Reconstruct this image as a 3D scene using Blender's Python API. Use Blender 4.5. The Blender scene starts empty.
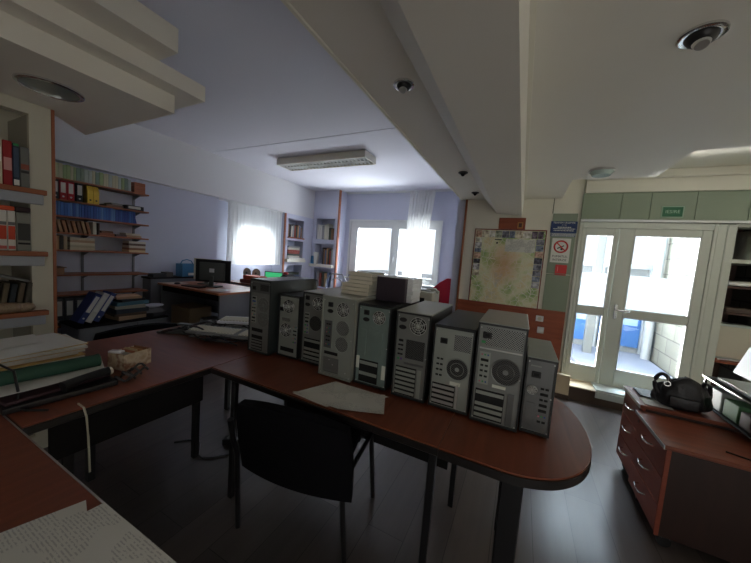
import bpy, bmesh, math, random
from mathutils import Vector, Matrix
random.seed(7)
sc = bpy.context.scene
COL = sc.collection
PI = math.pi

# ---------------------------------------------------------------- camera
FPX, YAW, PITCH, ROLL, CAMZ = 296.6, 0.45435, 0.08299, 0.07568, 1.37
def cam_axes():
    c, s = math.cos(YAW), math.sin(YAW); cp, sp = math.cos(PITCH), math.sin(PITCH)
    F = Vector((-s*cp, c*cp, -sp)); rt = Vector((c, s, 0)); up = rt.cross(F)
    cr, sr = math.cos(ROLL), math.sin(ROLL)
    return rt*cr + up*sr, -rt*sr + up*cr, F
cd = bpy.data.cameras.new('camera'); cam = bpy.data.objects.new('camera', cd); COL.objects.link(cam)
_r, _u, _f = cam_axes()
cam.matrix_world = Matrix(((_r.x, _u.x, -_f.x, 0), (_r.y, _u.y, -_f.y, 0), (_r.z, _u.z, -_f.z, CAMZ), (0, 0, 0, 1)))
cd.sensor_fit = 'HORIZONTAL'; cd.sensor_width = 36; cd.lens = FPX*36/751; cd.clip_start = 0.02; cd.clip_end = 200
sc.camera = cam

# ---------------------------------------------------------------- world, light, exposure
w = bpy.data.worlds.new('sky'); sc.world = w; w.use_nodes = True
wn = w.node_tree; wn.nodes.clear()
wo = wn.nodes.new('ShaderNodeOutputWorld'); bg = wn.nodes.new('ShaderNodeBackground')
bg.inputs['Color'].default_value = (0.80, 0.90, 1.0, 1); bg.inputs['Strength'].default_value = 1.1
wn.links.new(bg.outputs[0], wo.inputs[0])

def area(name, loc, target, sx, sy, power, col=(1, 1, 1)):
    l = bpy.data.lights.new(name, 'AREA'); l.shape = 'RECTANGLE'; l.size = sx; l.size_y = sy; l.energy = power; l.color = col
    o = bpy.data.objects.new(name, l); COL.objects.link(o); o.location = loc
    o.rotation_euler = (Vector(target)-Vector(loc)).to_track_quat('-Z', 'Y').to_euler()
    return o
# lamps added high outside to boost daylight (above anything seen through the openings)
area('window_daylight_boost', (-2.85, 8.0, 3.6), (-2.85, 3.6, 0.4), 3.2, 1.8, 2100, (0.84, 0.92, 1.0))
area('side_daylight_boost', (-7.0, 4.6, 3.4), (-3.4, 4.4, 0.6), 2.2, 1.6, 1200, (0.84, 0.92, 1.0))
area('entrance_daylight_boost', (1.2, 5.6, 3.6), (0.9, 2.4, 0.0), 1.6, 1.3, 380, (0.70, 0.85, 1.0))
# lamps added low and out of view as yard bounce, brightening the ceiling
area('fill_up_window', (-2.85, 7.7, 0.1), (-2.85, 3.2, 2.9), 3.0, 1.2, 320, (0.90, 0.95, 1.0))
area('fill_up_entrance', (-.15, 5.1, 0.1), (1.2, 1.2, 2.2), 0.9, 1.2, 800, (1.0, 0.98, 0.94))
# fill lamps added inside the room behind the camera to brighten the ceiling
area('fill_rear', (1.2, -2.9, 1.0), (-.2, .6, 2.6), 2.6, .8, 6, (1.0, 0.95, 0.87))
area('fill_floor_rear', (1.5, -1.4, .05), (1.2, -1.2, 3), 2.0, 1.4, 15, (1.0, .95, .87))  # added lamp on the floor facing up, in place of a sun patch
sl = bpy.data.lights.new('sun', 'SUN'); sl.energy = .7; sl.angle = .01; sl.color = (1, .96, .88)
so = bpy.data.objects.new('sun', sl); COL.objects.link(so); so.rotation_euler = (math.radians(33), 0, math.radians(12))
sc.view_settings.view_transform = 'Standard'; sc.view_settings.look = 'None'
sc.view_settings.gamma = 1; sc.view_settings.use_curve_mapping = False
sc.view_settings.exposure = .5
sc.cycles.use_denoising = True
sc.cycles.max_bounces = 10; sc.cycles.diffuse_bounces = 6; sc.cycles.transparent_max_bounces = 16
sc.cycles.sample_clamp_indirect = 6

# ---------------------------------------------------------------- materials
MATS = {}
def lin(c):
    return tuple((x/12.92 if x <= .04045 else ((x+.055)/1.055)**2.4) for x in c)
def rgb(r, g, b): return lin((r/255, g/255, b/255))
def mat(name, col, rough=.6, metal=0.0, spec=.5, vary=0.0, scale=6, bump=0.0, bscale=60):
    if name in MATS: return MATS[name]
    m = bpy.data.materials.new(name); m.use_nodes = True; nt = m.node_tree
    p = nt.nodes['Principled BSDF']
    p.inputs['Base Color'].default_value = (*col, 1); p.inputs['Roughness'].default_value = rough
    p.inputs['Metallic'].default_value = metal; p.inputs['Specular IOR Level'].default_value = spec
    if vary > 0:
        tc = nt.nodes.new('ShaderNodeTexCoord'); n = nt.nodes.new('ShaderNodeTexNoise'); n.inputs['Scale'].default_value = scale
        n.inputs['Detail'].default_value = 4
        mx = nt.nodes.new('ShaderNodeMix'); mx.data_type = 'RGBA'
        mx.inputs['A'].default_value = (*[c*(1-vary) for c in col], 1); mx.inputs['B'].default_value = (*[min(1, c*(1+vary)) for c in col], 1)
        nt.links.new(tc.outputs['Object'], n.inputs['Vector']); nt.links.new(n.outputs['Fac'], mx.inputs['Factor'])
        nt.links.new(mx.outputs['Result'], p.inputs['Base Color'])
    if bump > 0:
        tc = nt.nodes.new('ShaderNodeTexCoord'); n = nt.nodes.new('ShaderNodeTexNoise'); n.inputs['Scale'].default_value = bscale
        b = nt.nodes.new('ShaderNodeBump'); b.inputs['Strength'].default_value = bump; b.inputs['Distance'].default_value = .01
        nt.links.new(tc.outputs['Object'], n.inputs['Vector']); nt.links.new(n.outputs['Fac'], b.inputs['Height']); nt.links.new(b.outputs[0], p.inputs['Normal'])
    MATS[name] = m; return m
def ramp_mat(name, stops, rough, vec_scale=(1, 1, 1), noise_scale=4, detail=6, dist=0.0, metal=0, bump=0.0, spec=.5, const=False):
    if name in MATS: return MATS[name]
    m = bpy.data.materials.new(name); m.use_nodes = True; nt = m.node_tree; p = nt.nodes['Principled BSDF']
    tc = nt.nodes.new('ShaderNodeTexCoord'); mp = nt.nodes.new('ShaderNodeMapping'); mp.inputs['Scale'].default_value = vec_scale
    n = nt.nodes.new('ShaderNodeTexNoise'); n.inputs['Scale'].default_value = noise_scale; n.inputs['Detail'].default_value = detail; n.inputs['Distortion'].default_value = dist
    r = nt.nodes.new('ShaderNodeValToRGB')
    if const: r.color_ramp.interpolation = 'CONSTANT'
    el = r.color_ramp.elements
    while len(el) < len(stops): el.new(.5)
    for e, (pos, c) in zip(el, stops): e.position = pos; e.color = (*c, 1)
    nt.links.new(tc.outputs['Object'], mp.inputs['Vector']); nt.links.new(mp.outputs[0], n.inputs['Vector'])
    nt.links.new(n.outputs['Fac'], r.inputs[0]); nt.links.new(r.outputs[0], p.inputs['Base Color'])
    p.inputs['Roughness'].default_value = rough; p.inputs['Metallic'].default_value = metal; p.inputs['Specular IOR Level'].default_value = spec
    if bump:
        b = nt.nodes.new('ShaderNodeBump'); b.inputs['Strength'].default_value = bump; b.inputs['Distance'].default_value = .01
        nt.links.new(n.outputs['Fac'], b.inputs['Height']); nt.links.new(b.outputs[0], p.inputs['Normal'])
    MATS[name] = m; return m
def brick_mat(name, c1, c2, mortar, bw, bh, ms, rough, axis='XY', offset=.5, noise=0.25, bump=.3, spec=.5):
    """planks, tiles or blocks laid in a plane"""
    m = bpy.data.materials.new(name); m.use_nodes = True; nt = m.node_tree; p = nt.nodes['Principled BSDF']
    tc = nt.nodes.new('ShaderNodeTexCoord'); sp = nt.nodes.new('ShaderNodeSeparateXYZ'); cb = nt.nodes.new('ShaderNodeCombineXYZ')
    nt.links.new(tc.outputs['Object'], sp.inputs[0])
    nt.links.new(sp.outputs[axis[0]], cb.inputs['X']); nt.links.new(sp.outputs[axis[1]], cb.inputs['Y'])
    b = nt.nodes.new('ShaderNodeTexBrick'); b.offset = offset
    b.inputs['Color1'].default_value = (*c1, 1); b.inputs['Color2'].default_value = (*c2, 1); b.inputs['Mortar'].default_value = (*mortar, 1)
    b.inputs['Scale'].default_value = 1; b.inputs['Brick Width'].default_value = bw; b.inputs['Row Height'].default_value = bh
    b.inputs['Mortar Size'].default_value = ms; b.inputs['Bias'].default_value = 0
    nt.links.new(cb.outputs[0], b.inputs['Vector'])
    mp = nt.nodes.new('ShaderNodeMapping'); mp.inputs['Scale'].default_value = (1.2, 14, 1) if noise else (1, 1, 1)
    n = nt.nodes.new('ShaderNodeTexNoise'); n.inputs['Scale'].default_value = 1.6; n.inputs['Detail'].default_value = 7
    nt.links.new(cb.outputs[0], mp.inputs[0]); nt.links.new(mp.outputs[0], n.inputs['Vector'])
    mr = nt.nodes.new('ShaderNodeMapRange'); mr.inputs['To Min'].default_value = 1-noise; mr.inputs['To Max'].default_value = 1+noise
    nt.links.new(n.outputs['Fac'], mr.inputs['Value'])
    mx = nt.nodes.new('ShaderNodeMix'); mx.data_type = 'RGBA'; mx.blend_type = 'MULTIPLY'; mx.inputs['Factor'].default_value = 1
    nt.links.new(b.outputs['Color'], mx.inputs['A']); nt.links.new(mr.outputs[0], mx.inputs['B']); nt.links.new(mx.outputs['Result'], p.inputs['Base Color'])
    bp = nt.nodes.new('ShaderNodeBump'); bp.inputs['Strength'].default_value = bump; bp.inputs['Distance'].default_value = .004; bp.invert = True
    nt.links.new(b.outputs['Fac'], bp.inputs['Height']); nt.links.new(bp.outputs[0], p.inputs['Normal'])
    p.inputs['Roughness'].default_value = rough; p.inputs['Specular IOR Level'].default_value = spec
    MATS[name] = m; return m
def print_mat(name, paper, ink, rows=90, cols=26, axis='XY', amount=.38):
    """paper with lines of small print"""
    m = bpy.data.materials.new(name); m.use_nodes = True; nt = m.node_tree; p = nt.nodes['Principled BSDF']; L = nt.links
    tc = nt.nodes.new('ShaderNodeTexCoord'); sp = nt.nodes.new('ShaderNodeSeparateXYZ'); L.new(tc.outputs['Object'], sp.inputs[0])
    def math_(op, a, b=None):
        n = nt.nodes.new('ShaderNodeMath'); n.operation = op
        for i, v in enumerate((a, b)):
            if v is None: continue
            if isinstance(v, (int, float)): n.inputs[i].default_value = v
            else: L.new(v, n.inputs[i])
        return n.outputs[0]
    fr = math_('FRACT', math_('MULTIPLY', sp.outputs[axis[1]], rows)); line = math_('LESS_THAN', fr, .45)
    mp = nt.nodes.new('ShaderNodeMapping'); s = {'X': cols, 'Y': cols, 'Z': cols}; s[axis[1]] = rows*.5; mp.inputs['Scale'].default_value = (s['X'], s['Y'], s['Z'])
    L.new(tc.outputs['Object'], mp.inputs[0]); n1 = nt.nodes.new('ShaderNodeTexNoise'); n1.inputs['Scale'].default_value = 3; L.new(mp.outputs[0], n1.inputs['Vector'])
    word = math_('GREATER_THAN', n1.outputs['Fac'], .47)
    n2 = nt.nodes.new('ShaderNodeTexNoise'); n2.inputs['Scale'].default_value = 9; L.new(tc.outputs['Object'], n2.inputs['Vector'])
    blk = math_('GREATER_THAN', n2.outputs['Fac'], .50)
    f = math_('MULTIPLY', math_('MULTIPLY', math_('MULTIPLY', line, word), blk), amount)
    mx = nt.nodes.new('ShaderNodeMix'); mx.data_type = 'RGBA'; mx.inputs['A'].default_value = (*paper, 1); mx.inputs['B'].default_value = (*ink, 1)
    L.new(f, mx.inputs['Factor']); L.new(mx.outputs['Result'], p.inputs['Base Color']); p.inputs['Roughness'].default_value = .8
    MATS[name] = m; return m
def glass_mat(name, tint=(1, 1, 1), refl=.06):
    m = bpy.data.materials.new(name); m.use_nodes = True; nt = m.node_tree; nt.nodes.clear()
    o = nt.nodes.new('ShaderNodeOutputMaterial'); t = nt.nodes.new('ShaderNodeBsdfTransparent'); g = nt.nodes.new('ShaderNodeBsdfGlossy'); mx = nt.nodes.new('ShaderNodeMixShader')
    t.inputs[0].default_value = (*tint, 1); g.inputs['Roughness'].default_value = .02; mx.inputs[0].default_value = refl
    nt.links.new(t.outputs[0], mx.inputs[1]); nt.links.new(g.outputs[0], mx.inputs[2]); nt.links.new(mx.outputs[0], o.inputs[0]); MATS[name] = m; return m
def sheer_mat(name, col, transp, transl=.6):
    m = bpy.data.materials.new(name); m.use_nodes = True; nt = m.node_tree; nt.nodes.clear()
    o = nt.nodes.new('ShaderNodeOutputMaterial'); t = nt.nodes.new('ShaderNodeBsdfTransparent'); tl = nt.nodes.new('ShaderNodeBsdfTranslucent'); d = nt.nodes.new('ShaderNodeBsdfDiffuse')
    for n in (tl, d): n.inputs['Color'].default_value = (*col, 1)
    m1 = nt.nodes.new('ShaderNodeMixShader'); m2 = nt.nodes.new('ShaderNodeMixShader'); m1.inputs[0].default_value = transl; m2.inputs[0].default_value = transp
    nt.links.new(d.outputs[0], m1.inputs[1]); nt.links.new(tl.outputs[0], m1.inputs[2]); nt.links.new(m1.outputs[0], m2.inputs[1]); nt.links.new(t.outputs[0], m2.inputs[2])
    nt.links.new(m2.outputs[0], o.inputs[0]); MATS[name] = m; return m
def holes_mat(name, plate, hole, pitch=.006, fill=.36, metal=.5):
    """sheet metal punched with small round holes"""
    m = bpy.data.materials.new(name); m.use_nodes = True; nt = m.node_tree; p = nt.nodes['Principled BSDF']; L = nt.links
    tc = nt.nodes.new('ShaderNodeTexCoord'); v = nt.nodes.new('ShaderNodeTexVoronoi'); v.inputs['Scale'].default_value = 1/pitch; v.inputs['Randomness'].default_value = 0
    mp = nt.nodes.new('ShaderNodeMapping'); mp.inputs['Scale'].default_value = (1, 0, 1); mp.inputs['Rotation'].default_value = (0, PI/4, 0)
    L.new(tc.outputs['Object'], mp.inputs[0]); L.new(mp.outputs[0], v.inputs['Vector'])
    c = nt.nodes.new('ShaderNodeMath'); c.operation = 'LESS_THAN'; c.inputs[1].default_value = fill; L.new(v.outputs['Distance'], c.inputs[0])
    mx = nt.nodes.new('ShaderNodeMix'); mx.data_type = 'RGBA'; mx.inputs['A'].default_value = (*plate, 1); mx.inputs['B'].default_value = (*hole, 1)
    L.new(c.outputs[0], mx.inputs['Factor']); L.new(mx.outputs['Result'], p.inputs['Base Color']); p.inputs['Metallic'].default_value = metal; p.inputs['Roughness'].default_value = .5
    MATS[name] = m; return m

M = {}
M['blue'] = mat('blue_paint', rgb(196, 199, 216), .75, vary=.03, scale=2)
M['blue_ceiling'] = mat('blue_white_ceiling_paint', rgb(216, 217, 226), .8, vary=.02, scale=2)
M['cream'] = mat('cream_paint', rgb(226, 222, 208), .7, vary=.02, scale=3)
M['white_paint'] = mat('warm_white_paint', rgb(228, 224, 214), .7, vary=.02, scale=2)
M['soffit'] = mat('soffit_paint', rgb(214, 214, 216), .75)
M['green'] = mat('grey_green_panel', rgb(140, 152, 132), .55, vary=.04, scale=3)
M['green_joint'] = mat('panel_joint', rgb(80, 90, 76), .8)
M['wains'] = ramp_mat('cherry_wainscot', [(.25, rgb(126, 58, 34)), (.75, rgb(160, 82, 50))], .5, (1, 1, 8), 3)
M['cherry'] = ramp_mat('cherry_laminate', [(.2, rgb(108, 56, 38)), (.55, rgb(126, 66, 45)), (.85, rgb(142, 78, 54))], .34, (14, 1.5, 14), 2.2, 8, .6)
M['cherry_y'] = ramp_mat('cherry_laminate_crosswise', [(.2, rgb(108, 56, 38)), (.55, rgb(126, 66, 45)), (.85, rgb(142, 78, 54))], .34, (1.5, 14, 14), 2.2, 8, .6)
M['brown_edge'] = mat('brown_wood_edge', rgb(150, 88, 56), .5, vary=.15, scale=14)
M['black'] = mat('black_plastic', (.012, .012, .014), .38)
M['black_edge'] = mat('black_edge_band', (.014, .012, .012), .3)
M['black_panel'] = mat('black_board', (.010, .009, .010), .7, 0, .2)
M['black_metal'] = mat('black_painted_steel', (.012, .012, .014), .35)
M['black_fabric'] = mat('black_fabric', (.005, .005, .007), .9, 0, .12, bump=.4, bscale=300)
M['leather'] = mat('black_leather', (.010, .009, .012), .42, bump=.25, bscale=60)
M['steel'] = mat('bare_steel', (.25, .26, .25), .42, .55, vary=.08, scale=20)
M['steel_l'] = mat('light_bare_steel', (.36, .385, .35), .45, .45, vary=.06, scale=20)
M['steel_d'] = mat('dark_bare_steel', (.16, .165, .165), .4, .6, vary=.1, scale=20)
M['steel_g'] = mat('flare_tinted_steel', (.24, .31, .29), .42, .5, vary=.1, scale=20)  # green tint of lens flare put into the steel colour
M['steel_b'] = mat('bright_steel', (.62, .63, .62), .3, .7)
M['chrome'] = mat('chrome', (.75, .75, .76), .15, 1)
M['dark'] = mat('deep_black', (.006, .006, .007), .8)
M['grey_plastic'] = mat('grey_plastic', rgb(120, 122, 122), .5)
M['grey_board'] = mat('grey_laminate_board', rgb(112, 114, 122), .5)
M['beige_plastic'] = mat('beige_plastic', rgb(205, 200, 182), .5)
M['white_plastic'] = mat('white_plastic', rgb(225, 226, 228), .4)
M['pvc'] = mat('white_window_profile', rgb(222, 224, 222), .35)
M['door_white'] = mat('door_profile_white', rgb(206, 210, 200), .4, vary=.02, scale=5)
M['glass'] = glass_mat('window_glass')
M['frost'] = sheer_mat('frosted_film', (.26, .29, .30), .30, .75)
M['sheer'] = sheer_mat('sheer_white_voile', (.88, .88, .86), .08, .36)
M['tile'] = mat('beige_tile', rgb(206, 188, 158), .4, vary=.05, scale=8)
M['step_dark'] = mat('dark_brown_riser', rgb(84, 68, 58), .5, vary=.1)
M['mat_pale'] = mat('pale_grey_board', rgb(188, 198, 196), .5)
M['lampshade'] = holes_mat('louvre', rgb(215, 215, 205), rgb(110, 110, 105), .05, .3, 0)
M['paper'] = mat('plain_paper', rgb(222, 220, 212), .85)
M['paper_print'] = print_mat('printed_form', rgb(216, 215, 208), rgb(110, 110, 120), 170, 44)
M['paper_print_y'] = print_mat('printed_list', rgb(222, 222, 214), rgb(110, 110, 124), 150, 50, 'YX')
M['manila'] = mat('manila_folder', rgb(206, 172, 112), .8)
M['green_tube'] = mat('dark_green_cardboard', rgb(38, 78, 62), .6, vary=.1)
M['red'] = mat('red_plastic', rgb(196, 40, 48), .5)
M['red_fabric'] = mat('red_fabric', rgb(176, 30, 50), .85)
M['orange_box'] = mat('orange_red_box', rgb(206, 82, 52), .6)
M['blue_plastic'] = mat('blue_plastic', rgb(52, 116, 158), .4)
M['holes'] = holes_mat('punched_steel', (.33, .34, .33), (.012, .012, .012), .0062)
M['holes_d'] = holes_mat('punched_dark_steel', (.12, .12, .12), (.006, .006, .006), .0060, .42)
M['exit_green'] = mat('exit_sign_green', rgb(22, 96, 62), .5)
M['sign_white'] = mat('sign_white', rgb(226, 226, 220), .5)
M['sign_blue'] = mat('sign_blue', rgb(26, 52, 104), .5)
M['sign_red'] = mat('sign_red', rgb(204, 48, 48), .5)
M['ink'] = mat('sign_black_ink', (.02, .02, .02), .6)
M['stone'] = brick_mat('limestone_blocks', rgb(112, 114, 104), rgb(96, 98, 92), rgb(64, 66, 62), .42, .24, .008, .8, 'YZ', .5, .12, .5)
M['floor'] = brick_mat('dark_wood_laminate', rgb(88, 79, 76), rgb(70, 64, 62), rgb(34, 31, 30), 1.3, .19, .0015, .30, 'YX', .37, .28, .12)
M['ground'] = mat('pale_paving', rgb(128, 130, 132), .8, vary=.06, scale=3)
M['facade'] = mat('white_render', rgb(132, 138, 142), .85, vary=.03)
M['facade_blue'] = mat('blue_paintwork', rgb(46, 92, 150), .6)
M['out_white'] = mat('outdoor_white_paint', rgb(158, 164, 168), .6)
M['pale_pane'] = mat('pale_door_pane', rgb(170, 196, 222), .3)
M['asphalt'] = mat('grey_ramp', rgb(96, 102, 114), .8, vary=.1)
#M['foliage'] = ramp_mat('tree_leaves', [(.3, rgb(70, 96, 52)), (.7, rgb(130, 150, 90))], .8, (1, 1, 1), 8)

# ---------------------------------------------------------------- mesh helpers
class MB:
    def __init__(s): s.bm = bmesh.new()
    def box(s, x0, x1, y0, y1, z0, z1, bev=0, seg=1, mtx=None, mi=0):
        r = bmesh.ops.create_cube(s.bm, size=1); vs = r['verts']
        for v in vs: v.co = Vector(((x0+x1)/2+v.co.x*(x1-x0), (y0+y1)/2+v.co.y*(y1-y0), (z0+z1)/2+v.co.z*(z1-z0)))
        fs = {f for v in vs for f in v.link_faces}
        for f in fs: f.material_index = mi
        if bev:
            es = list({e for v in vs for e in v.link_edges})
            rr = bmesh.ops.bevel(s.bm, geom=es, offset=bev, segments=seg, affect='EDGES', profile=.6)
            vs = list({v for f in rr['faces'] for v in f.verts} | {v for v in vs if v.is_valid})
            for f in rr['faces']: f.material_index = mi
        if mtx is not None:
            for v in vs: v.co = mtx @ v.co
        return s
    def cyl(s, p0, p1, r0, r1=None, n=16, caps=True):
        p0, p1 = Vector(p0), Vector(p1); r1 = r0 if r1 is None else r1; d = p1-p0
        q = d.to_track_quat('Z', 'Y').to_matrix().to_4x4(); m = Matrix.Translation((p0+p1)/2) @ q
        bmesh.ops.create_cone(s.bm, cap_ends=caps, segments=n, radius1=r0, radius2=r1, depth=d.length, matrix=m); return s
    def sph(s, c, r, sc_=(1, 1, 1), n=16):
        bmesh.ops.create_uvsphere(s.bm, u_segments=n, v_segments=max(6, n//2), radius=r, matrix=Matrix.Translation(c) @ Matrix.Diagonal((*sc_, 1))); return s
    def torus(s, c, R, r, axis='Y', n=24, k=6):
        bm = s.bm; rings = []
        for i in range(n):
            a = 2*PI*i/n; ring = []
            for j in range(k):
                b = 2*PI*j/k; rr = R+r*math.cos(b); h = r*math.sin(b)
                if axis == 'Y': p = (rr*math.cos(a), h, rr*math.sin(a))
                elif axis == 'X': p = (h, rr*math.cos(a), rr*math.sin(a))
                else: p = (rr*math.cos(a), rr*math.sin(a), h)
                ring.append(bm.verts.new(Vector(c)+Vector(p)))
            rings.append(ring)
        for i in range(n):
            for j in range(k):
                bm.faces.new((rings[i][j], rings[(i+1) % n][j], rings[(i+1) % n][(j+1) % k], rings[i][(j+1) % k]))
        return s
    def prism(s, pts, z0, z1, axis='Z'):
        """outline pts (a,b) extruded; axis Z: (x,y); Y: (x,z); X: (y,z)"""
        def P(a, b, h): return {'Z': (a, b, h), 'Y': (a, h, b), 'X': (h, a, b)}[axis]
        lo = [s.bm.verts.new(P(a, b, z0)) for a, b in pts]; hi = [s.bm.verts.new(P(a, b, z1)) for a, b in pts]
        n = len(pts); s.bm.faces.new(lo[::-1]); s.bm.faces.new(hi)
        for i in range(n): s.bm.faces.new((lo[i], lo[(i+1) % n], hi[(i+1) % n], hi[i]))
        return s
    def tube(s, pts, r, n=8, cyc=False):
        pts = [Vector(p) for p in pts]; rings = []; N = len(pts); up = Vector((0, 0, 1))
        for i, p in enumerate(pts):
            t = (pts[min(i+1, N-1)]-pts[max(i-1, 0)]).normalized() if not cyc else (pts[(i+1) % N]-pts[i-1]).normalized()
            a = t.cross(up)
            if a.length < .05: a = t.cross(Vector((1, 0, 0)))
            a.normalize(); b = t.cross(a)
            rr = r[i] if isinstance(r, (list, tuple)) else r
            rings.append([s.bm.verts.new(p+(a*math.cos(2*PI*k/n)+b*math.sin(2*PI*k/n))*rr) for k in range(n)])
        for i in range(N if cyc else N-1):
            A, B = rings[i], rings[(i+1) % N]
            for k in range(n): s.bm.faces.new((A[k], A[(k+1) % n], B[(k+1) % n], B[k]))
        if not cyc: s.bm.faces.new(rings[0][::-1]); s.bm.faces.new(rings[-1])
        return s
    def grid(s, fn, nu, nv, thick=0):
        g = [[s.bm.verts.new(fn(i/nu, j/nv)) for j in range(nv+1)] for i in range(nu+1)]
        for i in range(nu):
            for j in range(nv): s.bm.faces.new((g[i][j], g[i+1][j], g[i+1][j+1], g[i][j+1]))
        if thick:
            s.bm.normal_update(); bmesh.ops.solidify(s.bm, geom=s.bm.faces[:], thickness=thick)
        return s
    def xf(s, m):
        for v in s.bm.verts: v.co = m @ v.co
        return s
    def build(s, name, material, parent=None, smooth=False, loc=None):
        bmesh.ops.recalc_face_normals(s.bm, faces=s.bm.faces[:])
        me = bpy.data.meshes.new(name); s.bm.to_mesh(me); s.bm.free()
        for m in (material if isinstance(material, (list, tuple)) else [material]): me.materials.append(m)
        if smooth:
            for p in me.polygons: p.use_smooth = True
            try: me.set_sharp_from_angle(angle=math.radians(40))
            except Exception: pass
        o = bpy.data.objects.new(name, me); COL.objects.link(o)
        if parent: o.parent = parent
        if loc: o.location = loc
        return o
def thing(name, label, cat, loc=(0, 0, 0), rz=0, group=None):
    o = bpy.data.objects.new(name, None); COL.objects.link(o); o.location = loc; o.rotation_euler = (0, 0, rz); o.empty_display_size = .05
    o['label'] = label; o['category'] = cat
    if group: o['group'] = group
    return o
def tag(o, label, cat, group=None):
    o['label'] = label; o['category'] = cat
    if group: o['group'] = group
    return o
def struct(o, label=None):
    o['kind'] = 'structure'
    if label: o['label'] = label
    return o
def text(name, s, size, material, parent, loc, rot, extrude=.0008, align='CENTER', sx=1):
    cu = bpy.data.curves.new(name, 'FONT'); cu.body = s; cu.size = size; cu.extrude = extrude; cu.align_x = align; cu.align_y = 'CENTER'; cu.resolution_u = 2
    t = bpy.data.objects.new(name, cu); COL.objects.link(t)
    dg = bpy.context.evaluated_depsgraph_get(); me = bpy.data.meshes.new_from_object(t.evaluated_get(dg))
    bpy.data.objects.remove(t); me.materials.clear(); me.materials.append(material)
    o = bpy.data.objects.new(name, me); COL.objects.link(o); o.parent = parent; o.location = loc; o.rotation_euler = rot; o.scale = (sx, 1, 1)
    return o
def wall_holes(mb, axis, a0, a1, z0, z1, t0, t1, holes):
    """a slab in the plane 'axis' (X: plane of constant x, spans y) with rectangular holes"""
    us = sorted({a0, a1, *[h[0] for h in holes], *[h[1] for h in holes]}); zs = sorted({z0, z1, *[h[2] for h in holes], *[h[3] for h in holes]})
    for i in range(len(us)-1):
        for j in range(len(zs)-1):
            cu, cz = (us[i]+us[i+1])/2, (zs[j]+zs[j+1])/2
            if cu < a0 or cu > a1 or cz < z0 or cz > z1: continue
            if any(h[0] < cu < h[1] and h[2] < cz < h[3] for h in holes): continue
            if axis == 'X': mb.box(t0, t1, us[i], us[i+1], zs[j], zs[j+1])
            else: mb.box(us[i], us[i+1], t0, t1, zs[j], zs[j+1])
    bmesh.ops.remove_doubles(mb.bm, verts=mb.bm.verts[:], dist=1e-5)
    return mb
ORD = 'first second third fourth fifth sixth seventh eighth ninth tenth eleventh twelfth thirteenth fourteenth fifteenth sixteenth seventeenth eighteenth nineteenth twentieth'.split()
ORD += ['twenty-'+o for o in ORD[:9]] + ['thirtieth'] + ['thirty-'+o for o in ORD[:9]] + ['fortieth'] + ['forty-'+o for o in ORD[:9]]

# ================================================================= SETTING
ZB = 2.924     # ceiling of the blue part
ZR = 2.19      # low ceiling of the entrance part
struct(MB().box(-5.6, 3.3, -3.1, 3.75, -.12, 0).box(-5.6, -.66, 3.75, 6.8, -.12, 0).box(-.66, 3.3, 3.75, 4.12, -.12, 0).build('floor', M['floor']))
struct(MB().box(-5.3, -.7, -3.1, 3.36, ZB, ZB+.1).box(-5.3, -.7, 3.36, 6.8, ZB-.005, ZB+.1).build('ceiling', M['blue_ceiling']))
# entrance ceiling: a dropped slab with a stepped cut-out towards the door
pts = [(-.06, -3.1), (3.3, -3.1), (3.3, 2.61), (.9, 2.61), (.9, 3.21), (.32, 3.21), (.32, 4.0), (-.06, 4.0)]
struct(MB().prism(pts, ZR, ZR+.10).build('ceiling_entrance', M['white_paint']))
struct(MB().box(-.06, 3.3, 2.4, 4.1, 2.44, 2.55).build('ceiling_recess', M['cream']))
# boxed duct along the ceiling, stepped and chamfered
struct(MB().prism([(-.785, 2.95), (-.785, ZR), (-.504, ZR), (-.35, 2.015), (-.072, 1.992), (-.062, ZR+.02), (-.062, 2.95)], -3.1, 4.0, 'Y').build('trim_ceiling_duct', M['white_paint']))
struct(MB().box(-.806, -.785, -3.1, 4.0, ZR-.006, ZR+.035, .004).build('trim_duct_edge', M['cream']))
struct(MB().box(-.066, -.045, -3.1, 3.99, ZR-.015, ZR).build('trim_duct_inner', M['cream']))

# soffit over the bookshelves
struct(MB().box(-5.3, -4.93, -3.1, 6.2, 2.21, ZB).build('trim_soffit', M['soffit']))
# left wall (near part), recessed part with the curtained window
struct(MB().box(-5.2, -5.04, -3.1, 3.61, 0, 2.22).build('wall_left', M['blue']))
wl = wall_holes(MB(), 'X', 3.61, 5.2, 0, 2.22, -5.4, -5.24, [(4.05, 4.95, 1.0, 2.08)]).build('wall_left_recess', M['blue']); struct(wl)
struct(MB().box(-5.24, -5.2, 3.55, 3.61, 0, 2.22).build('wall_left_reveal', M['blue']))
# pilasters with book niches
pl = MB(); NL = [(5.30, 5.84, 1.686, 2.108), (5.30, 5.84, 1.20, 1.604), (5.30, 5.84, .66, 1.02)]
wall_holes(pl, 'X', 5.16, 6.2, 0, 2.22, -5.2, -4.93, NL); pl.box(-5.3, -5.2, 5.16, 6.2, 0, 2.22)
struct(pl.build('wall_niche_left', M['blue']))
NR = [(-4.83, -4.27, 1.707, 2.23), (-4.83, -4.27, 1.08, 1.595), (-4.83, -4.27, .5, .98)]
pr = MB(); wall_holes(pr, 'Y', -4.93, -4.16, 0, ZB, 6.2, 6.46, NR); pr.box(-4.93, -4.16, 6.46, 6.54, 0, ZB)
struct(pr.build('wall_niche_right', M['blue']))
struct(MB().box(-4.185, -4.145, 6.185, 6.24, 0, ZB, .003).build('trim_niche_edge', M['brown_edge']))
struct(MB().box(-4.925, -4.90, 5.15, 5.20, 0, 2.2, .003).build('trim_curtain_post', M['brown_edge']))
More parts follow.
